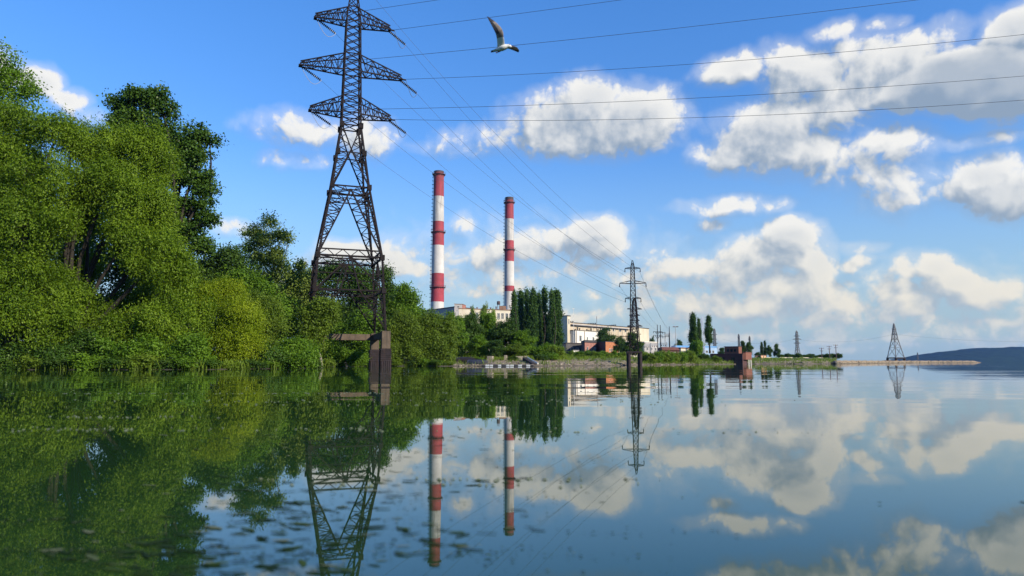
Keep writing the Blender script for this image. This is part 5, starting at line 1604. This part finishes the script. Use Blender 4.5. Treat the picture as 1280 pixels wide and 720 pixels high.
boat('dark upturned rowing boat lying highest on the sandy beach', 579, 103, R(-20), R(8), 3.9, M_FLOATD, .8)
boat('dark brown upturned rowing boat in the middle of the sandy beach', 587, 100, R(-28), R(-6), 3.6, M_RUST, .55)
boat('bluish upturned rowing boat nearest the floats on the beach', 597.5, 98.5, R(-15), R(5), 3.0, surface_mat('old_blue_boat_paint', (.018, .026, .05), .8, stain=(.05, .04, .04), stain_amt=.6), .4)
for i, (px, Y, w, h, lb) in enumerate([(613, 108, .9, .45, 'light concrete block on the beach nearest the boats'), (632, 109, .5, .6, 'upright light concrete block under the trees'), (649, 109, 1.2, .45, 'long light concrete block above the boom of floats'), (657, 110, .7, .5, 'light concrete block at the head of the ramp')]):
    mb = MB(); mb.box(-w / 2, -.4, -.2, w / 2, .4, h)
    o = mb.build('concrete_block', M_PALEC, None, bevel=.05); o.location = (X(px, Y), Y, 1.05); o.rotation_euler = (0, 0, .2 * i - .3)
    tag(o, lb, 'concrete block', 'concrete blocks on the beach')
rp = tag(empty('boat_ramp', (X(655, 106), 106, 0)), 'narrow dark ramp sloping down to the floats, with a pale pipe beside it', 'ramp')
a, b = Vector((0, 0, 1.05)), Vector((X(667.5, 97), 97, .15)) - Vector((X(655, 106), 106, 0))
mb = MB(); mb.tube([a, b], [.34, .34], 4); mb.build('deck', M_RUST, rp)
mb = MB(); mb.tube([a + Vector((.55, 0, .22)), b + Vector((.55, 0, .22))], .12, 6); mb.build('pipe', M_FRAME, rp)

# --- along the spit
wl = tag(empty('embankment_wall', (X(944, 225), 225, 1.1)), 'long low pale wall behind the shrubs of the spit', 'wall')
mb = MB(); q = Vector((X(1029, 250), 250, 0)) - Vector((X(944, 225), 225, 0)); nseg = 9
for i in range(nseg):
    if i in (2, 7): continue
    a, b = q * (i / nseg), q * ((i + .93) / nseg); nn = Vector((-q.y, q.x, 0)).normalized() * .2
    mb.add(*quad(a - nn, b - nn, b + nn, a + nn, -.2, .95))
mb.build('wall_panels', M_CREAM, wl)
house('house', 'tiny salmon-coloured house on the spit behind the pump house', 'house', 951.5, 215, 950.5, 219, 957.8, 218, 444.6, [surface_mat('salmon_plaster', (.52, .30, .19), .85), M_TAN], M_RUSTROOF, z0=1.6, slab=.2, over=.15, group='huts on the spit', wr=(.5,), wsz=(.5, .5))
house('hut', 'tiny dark roofed hut beside the salmon house', 'hut', 944.5, 217, 944, 220, 950.3, 220, 446.6, [M_WHITEW, M_DARK_SHADE_BR], surface_mat('brown_tar_roof', (.09, .05, .04), .9), z0=1.6, slab=.5, over=.15, group='huts on the spit', wr=(.4,), wsz=(.4, .4))
kb = house('kiosk', 'tiny blue kiosk at the corner of the pump house', 'kiosk', 938.2, 200, 937.8, 202, 940.3, 201.5, 444.0, [M_BLUE], M_BLUE, z0=1.4, slab=.15, over=.1, group='huts on the spit', wr=(.5,), wsz=(.25, .3))
PO = 'wooden poles at the end of the spit wood'
for px, top, lb in [(1027.6, 434.6, 'shortest of three line poles at the end of the spit wood'), (1037.3, 432.2, 'middle line pole at the end of the spit wood'), (1045.6, 430.6, 'tallest of three line poles, standing over the last shrub')]:
    Y = 225
    t = tag(empty('utility_pole', (X(px, Y), Y, 1.1)), lb, 'utility pole', PO)
    H = zat(top, Y) - 1.1
    mb = MB(); mb.tube([(0, 0, -.2), (0, 0, H)], [.15, .10], 6); mb.build('pole', M_IRON, t)
    for zz_, w_ in ((H - .25, .75), (H - 1.1, .5)):
        mb = MB(); mb.bar((-w_, 0, zz_), (w_, .1, zz_), .10)
        for u in (-w_ * .9, w_ * .9): mb.tube([(u, 0, zz_), (u, 0, zz_ + .25)], .05, 5)
        mb.build('crossarm', M_IRON, t)
for i, (px, Y, s, lb) in enumerate([(1001.3, 168, .42, 'dark boulder at the waterline of the spit below the far pylon'), (1042.6, 176, .62, 'largest dark boulder on the spit, under the line poles'), (1107.3, 245, .5, 'dark boulder beside the tower on piles'), (1173, 288, .55, 'dark boulder near the end of the bare spit'), (957, 166, .3, 'small dark stone on the spit near the pump house')]):
    bm = bmesh.new(); bmesh.ops.create_icosphere(bm, subdivisions=3, radius=s)
    rk = random.Random(i)
    for v in bm.verts:
        f = 1 + .22 * math.sin(v.co.x * 9 / s * .4 + i) + .15 * math.sin(v.co.y * 8 / s * .5 + 2 * i) + rk.uniform(-.04, .04)
        v.co *= f; v.co.z *= .7; v.co.x *= 1.3
    me = bpy.data.meshes.new('boulder'); bm.to_mesh(me); bm.free(); me.materials.append(surface_mat('dark_wet_stone', (.05, .045, .04), .7, var=.4, scale=3))
    o = link('boulder', me); o.location = (X(px, Y), Y, zat(453.8 if px < 1100 else 451.9, Y)); tag(o, lb, 'boulder', 'boulders on the spit')
# ---------------------------------------------------------------- the gull
M_GW = surface_mat('white_plumage', (0.62, 0.62, 0.60), .8, var=.1, scale=20)
M_GG = surface_mat('grey_brown_underwing', (0.20, 0.165, 0.145), .8, var=.35, scale=18)
M_GD = surface_mat('dark_flight_feathers', (0.035, 0.032, 0.035), .75, var=.3, scale=20)
M_BEAK = surface_mat('dark_beak', (0.09, 0.03, 0.02), .5)
GY = 10.0
gp = lambda px, py, dy=0.0: at(px, py, GY + dy)
gull_o = gp(627, 60)
gull = tag(empty('gull', gull_o), 'white and grey gull in flight between the tower and the long cloud, one wing raised', 'gull')
mb = MB()
# body: sections from tail tip to beak (px, py, half width, half height in metres)
secs = [(613.6, 64.6, .030, .008, .06), (616.5, 63.9, .034, .012, .05), (620, 62.4, .035, .026, .03), (624, 60.9, .050, .042, .01), (628, 59.9, .058, .050, -.01), (631.5, 59.0, .050, .044, -.02), (634.3, 58.0, .036, .034, -.03), (636.3, 57.6, .035, .034, -.035), (638.2, 58.0, .026, .026, -.04), (639.4, 58.6, .010, .011, -.045), (641.0, 59.6, .003, .004, -.05)]
n = 10; vs = []
for (px, py, wd, ht, dy) in secs:
    c = gp(px, py, dy) - gull_o
    for k in range(n):
        a = 2 * PI * k / n
        vs.append(c + Vector((0, math.cos(a) * wd, math.sin(a) * ht)))
fs = []; ms = []
for i in range(len(secs) - 1):
    for k in range(n):
        fs.append((i * n + k, i * n + (k + 1) % n, (i + 1) * n + (k + 1) % n, (i + 1) * n + k))
        ms.append(2 if i == 0 else (3 if i >= 9 else (1 if i in (6, 7) and k in (1, 2, 3) else 0)))
fs.append(tuple(range(n))); ms.append(2)
mb.add(vs, fs); mb.m[-len(fs):] = ms


def wing(rows):
    """rows: leading edge (px,py,dy), trailing edge (px,py,dy), thickness -> lofted thin aerofoil"""
    b = len(mb.v); m = 5
    for (la, ta, th) in rows:
        L, T = gp(*la) - gull_o, gp(*ta) - gull_o
        d = (T - L)
        nrm = Vector((0, -1, 0)).cross(d); nrm = d.cross(Vector((0, 0, 1))).normalized() if d.length > 1e-6 else Vector((0, 1, 0))
        for side in (1, -1):
            for k in range(m):
                t = k / (m - 1)
                mb.v.append(tuple(L + d * t + nrm * side * th * math.sin(PI * min(.98, t * .9 + .06)) * (1 - t * .6)))
    R2 = 2 * m
    for i in range(len(rows) - 1):
        ring = list(range(m)) + list(range(2 * m - 1, m - 1, -1))
        for k in range(len(ring)):
            a, c = ring[k], ring[(k + 1) % len(ring)]
            mb.f.append((b + i * R2 + a, b + i * R2 + c, b + (i + 1) * R2 + c, b + (i + 1) * R2 + a))
            frac = i / (len(rows) - 1)
            tt = (a % m) / (m - 1)
            mb.m.append(2 if frac > .72 or (tt > .6 and frac > .3) else (0 if frac < .2 else 1))
    for i in (0, len(rows) - 1):
        ring = list(range(m)) + list(range(2 * m - 1, m - 1, -1))
        mb.f.append(tuple(b + i * R2 + k for k in ring)); mb.m.append(2)


# near wing, raised; leading edge is on the side of the head
wing([((631.6, 57.8, -.03), (621.5, 60.5, .0), .022), ((630.6, 53.0, -.08), (621.6, 55.5, -.04), .020), ((629.6, 46.0, -.14), (620.9, 47.5, -.10), .016), ((629.3, 41.0, -.17), (620.0, 43.0, -.13), .014), ((627.8, 36.3, -.18), (618.0, 38.6, -.15), .012), ((624.0, 31.5, -.17), (615.2, 33.2, -.15), .010), ((618.6, 26.6, -.15), (612.2, 27.6, -.14), .007), ((613.2, 22.8, -.13), (610.0, 23.2, -.12), .004), ((608.6, 20.0, -.11), (608.3, 20.3, -.11), .001)])
# far wing, stretched ahead and a little down
wing([((634.0, 56.6, .02), (628.5, 59.5, .05), .020), ((638.5, 57.2, .12), (634.0, 60.6, .15), .018), ((642.6, 57.3, .20), (638.0, 61.6, .24), .014), ((646.3, 58.8, .27), (642.0, 63.2, .31), .010), ((648.6, 61.6, .32), (645.5, 64.6, .35), .006), ((649.2, 64.6, .36), (648.0, 65.8, .37), .002)])
body = mb.build('body', [M_GW, M_GG, M_GD, M_BEAK], gull, smooth=True)
sd = body.modifiers.new('smooth', 'SUBSURF'); sd.levels = 1; sd.render_levels = 2
for dx in (0, .03):
    fm = MB(); c = gp(622.2 + dx * 80, 65.6 - dx * 30, .01) - gull_o
    fm.tube([c + Vector((.03, 0, .03)), c, c + Vector((-.03, 0, -.004))], [.006, .007, .010], 6); fm.build('foot', M_BEAK, gull)
for s in (-1, 1):
    e = gp(637.0, 57.2, -.035) - gull_o
    bm = bmesh.new(); bmesh.ops.create_uvsphere(bm, u_segments=8, v_segments=6, radius=.006)
    me = bpy.data.meshes.new('eye'); bm.to_mesh(me); bm.free(); me.materials.append(M_GD)
    o = link('eye', me, gull); o.location = e + Vector((0, s * .030, .006))
# ---------------------------------------------------------------- floating weed
rg = np.random.default_rng(77)
wv, wf = [], []
def scatter(cx, cy, rx, ry, n, smin, smax, clus=11):
    n = int(n * (1.2 if cx < -.35 * cy else .6))
    cen = np.column_stack([rg.normal(cx, rx * .6, clus), rg.normal(cy, ry * .6, clus)])
    for k in range(n):
        c = cen[rg.integers(clus)]
        x = c[0] + rg.normal() * rx * .26; y = c[1] + rg.normal() * ry * .09
        if y < 1.6: continue
        s = rg.uniform(smin, smax) ** 1.0 * (0.45 + 0.02 * y) * rg.uniform(.25, .75)
        a = rg.uniform(0, 2 * PI); e = rg.uniform(.35, 1.0)
        z = .003 + rg.uniform(0, .006)
        m = 7; b = len(wv)
        wv.append((x, y, z + s * .10 * rg.random()))
        for i in range(m):
            t = 2 * PI * i / m; q = s * rg.uniform(.7, 1.25)
            wv.append((x + math.cos(t + a) * q, y + math.sin(t + a) * q * e, z))
        for i in range(m): wf.append((b, b + 1 + i, b + 1 + (i + 1) % m))
def wpos(px, py):
    x, y, z = ray(px, py); s = -CH / z
    return x * s, y * s
for (px, py, rx, ry, n, s0, s1) in [
        (300, 690, .9, .5, 420, .008, .030), (370, 700, .7, .45, 300, .008, .028), (180, 672, .9, .35, 240, .008, .032), (240, 640, 1.0, .7, 260, .01, .034), (90, 700, .6, .3, 120, .008, .03),
        (430, 655, 1.0, .6, 300, .008, .030), (500, 640, 1.1, .8, 220, .008, .028), (350, 615, 1.4, 1.0, 220, .01, .034), (480, 580, 1.6, 1.2, 220, .01, .04), (420, 560, 2.6, 1.6, 260, .012, .045),
        (560, 640, 1.0, .6, 120, .008, .026), (590, 600, 1.5, .8, 120, .01, .03), (330, 545, 3.0, 1.2, 160, .012, .05), (470, 545, 2.4, 1.4, 200, .012, .05), (440, 690, .8, .4, 200, .008, .028), (40, 620, .9, .8, 60, .01, .04), (20, 680, .6, .5, 50, .01, .03), (600, 690, .6, .4, 60, .008, .022)]:
    x, y = wpos(px, py); scatter(x, y, rx, ry, n, s0, s1)
# soaked mats: long overlapping shreds lying just at the surface
def mat_of(px, py, rx, ry, n):
    cx, cy = wpos(px, py)
    for k in range(int(n * (.5 if cx < -.25 * cy else .3))):
        x = cx + rg.normal() * rx * .5; y = cy + rg.normal() * ry * .5
        if y < 1.7: continue
        L_ = rg.uniform(.02, .10) * (.4 + .07 * y); Wd = L_ * rg.uniform(.12, .35); a = rg.normal() * .35
        z = .002 + rg.uniform(0, .004); mm = 9; b = len(wv)
        wv.append((x, y, z + .001))
        for i in range(mm):
            t = 2 * PI * i / mm; q = rg.uniform(.55, 1.25)
            u, v = math.cos(t) * L_ * q, math.sin(t) * Wd * q
            wv.append((x + u * math.cos(a) - v * math.sin(a), y + u * math.sin(a) + v * math.cos(a), z))
        for i in range(mm): wf.append((b, b + 1 + i, b + 1 + (i + 1) % mm))
for q in [(300, 668, .55, .22, 90), (215, 690, .5, .15, 70), (360, 640, .6, .3, 70), (330, 600, .9, .5, 60), (450, 668, .6, .25, 80), (500, 625, .8, .35, 70), (420, 610, .8, .5, 50), (470, 575, 1.2, .6, 60), (400, 552, 1.8, .6, 70), (330, 560, 1.6, .5, 40), (590, 602, 1.0, .15, 40), (560, 660, .5, .2, 25), (280, 712, .4, .12, 60), (110, 690, .5, .2, 40), (200, 715, .5, .1, 50), (430, 700, .5, .15, 50), (60, 655, .6, .3, 25), (520, 690, .4, .12, 30)]: mat_of(*q)
m, nt = new_mat('floating_weed')
p = nt.node('ShaderNodeBsdfPrincipled')
geo = nt.node('ShaderNodeNewGeometry')
cr = nt.node('ShaderNodeValToRGB'); nt.l.new(geo.outputs['Random Per Island'], cr.inputs[0])
els = cr.color_ramp.elements
els[0].position = 0; els[0].color = (.006, .016, .006, 1); els[1].position = 1; els[1].color = (.08, .10, .05, 1)
for ps, c in ((.55, (.012, .028, .009, 1)), (.85, (.03, .055, .014, 1)), (.96, (.12, .13, .08, 1))):
    e = els.new(ps); e.color = c
nt.l.new(cr.outputs[0], p.inputs['Base Color']); p.inputs['Roughness'].default_value = .9; p.inputs['Specular IOR Level'].default_value = .08
nt.l.new(p.outputs[0], nt.out.inputs[0])
o = link('floating_weed', np_mesh('floating_weed', np.array(wv), np.array(wf), m))
tag(o, 'broken patches of green floating weed on the near water', 'water weed', None, 'stuff')
# long thin rafts of weed further out
rv, rf = [], []
for (px, py, ln, wd, n) in [(88, 521.5, 3.2, .45, 160), (165, 538, 5.5, .5, 200), (250, 536, 5.0, .5, 120), (560, 502, 8, .6, 160), (620, 506, 6, .6, 100), (585, 600, 1.5, .12, 90), (520, 500, 7, .6, 120), (370, 492, 7, .6, 120), (540, 491, 5, .5, 80), (660, 540, 3, .25, 50), (170, 492, 5, .5, 60), (275, 492, 5, .5, 60), (480, 607, 1.6, .2, 60)]:
    x, y = wpos(px, py)
    for k in range(int(n * .3)):
        u = rg.normal() * ln * .38; v = rg.normal() * wd * .22
        s = rg.uniform(.010, .035) * (.3 + y * .022); b = len(rv); mm = 6
        rv.append((x + u, y + v, .012))
        for i in range(mm):
            t = 2 * PI * i / mm; rv.append((x + u + math.cos(t) * s * 1.5, y + v + math.sin(t) * s, .003))
        for i in range(mm): rf.append((b, b + 1 + i, b + 1 + (i + 1) % mm))
m2 = surface_mat('pale_dried_scum', (.11, .13, .075), .7, var=.45, scale=9, spec=.3)
o = link('floating_scum', np_mesh('floating_scum', np.array(rv), np.array(rf), m2))
tag(o, 'thin pale streaks of scum and weed drifting far out on the water', 'water weed', None, 'stuff')
# ---------------------------------------------------------------- the air
hzm, hznt = new_mat('haze')
pv = hznt.node('ShaderNodeVolumePrincipled')
pv.inputs['Color'].default_value = (0.26, 0.50, 1.0, 1)
pv.inputs['Density'].default_value = 0.000055
pv.inputs['Anisotropy'].default_value = 0.2
hznt.l.new(pv.outputs[0], hznt.out.inputs['Volume'])
hzb = MB(); hzb.box(-6100, -700, -6.0, 6100, 6100, 150.0)
ho = hzb.build('haze', hzm)
tag(ho, 'thin blue summer haze over the river', None, kind='stuff')
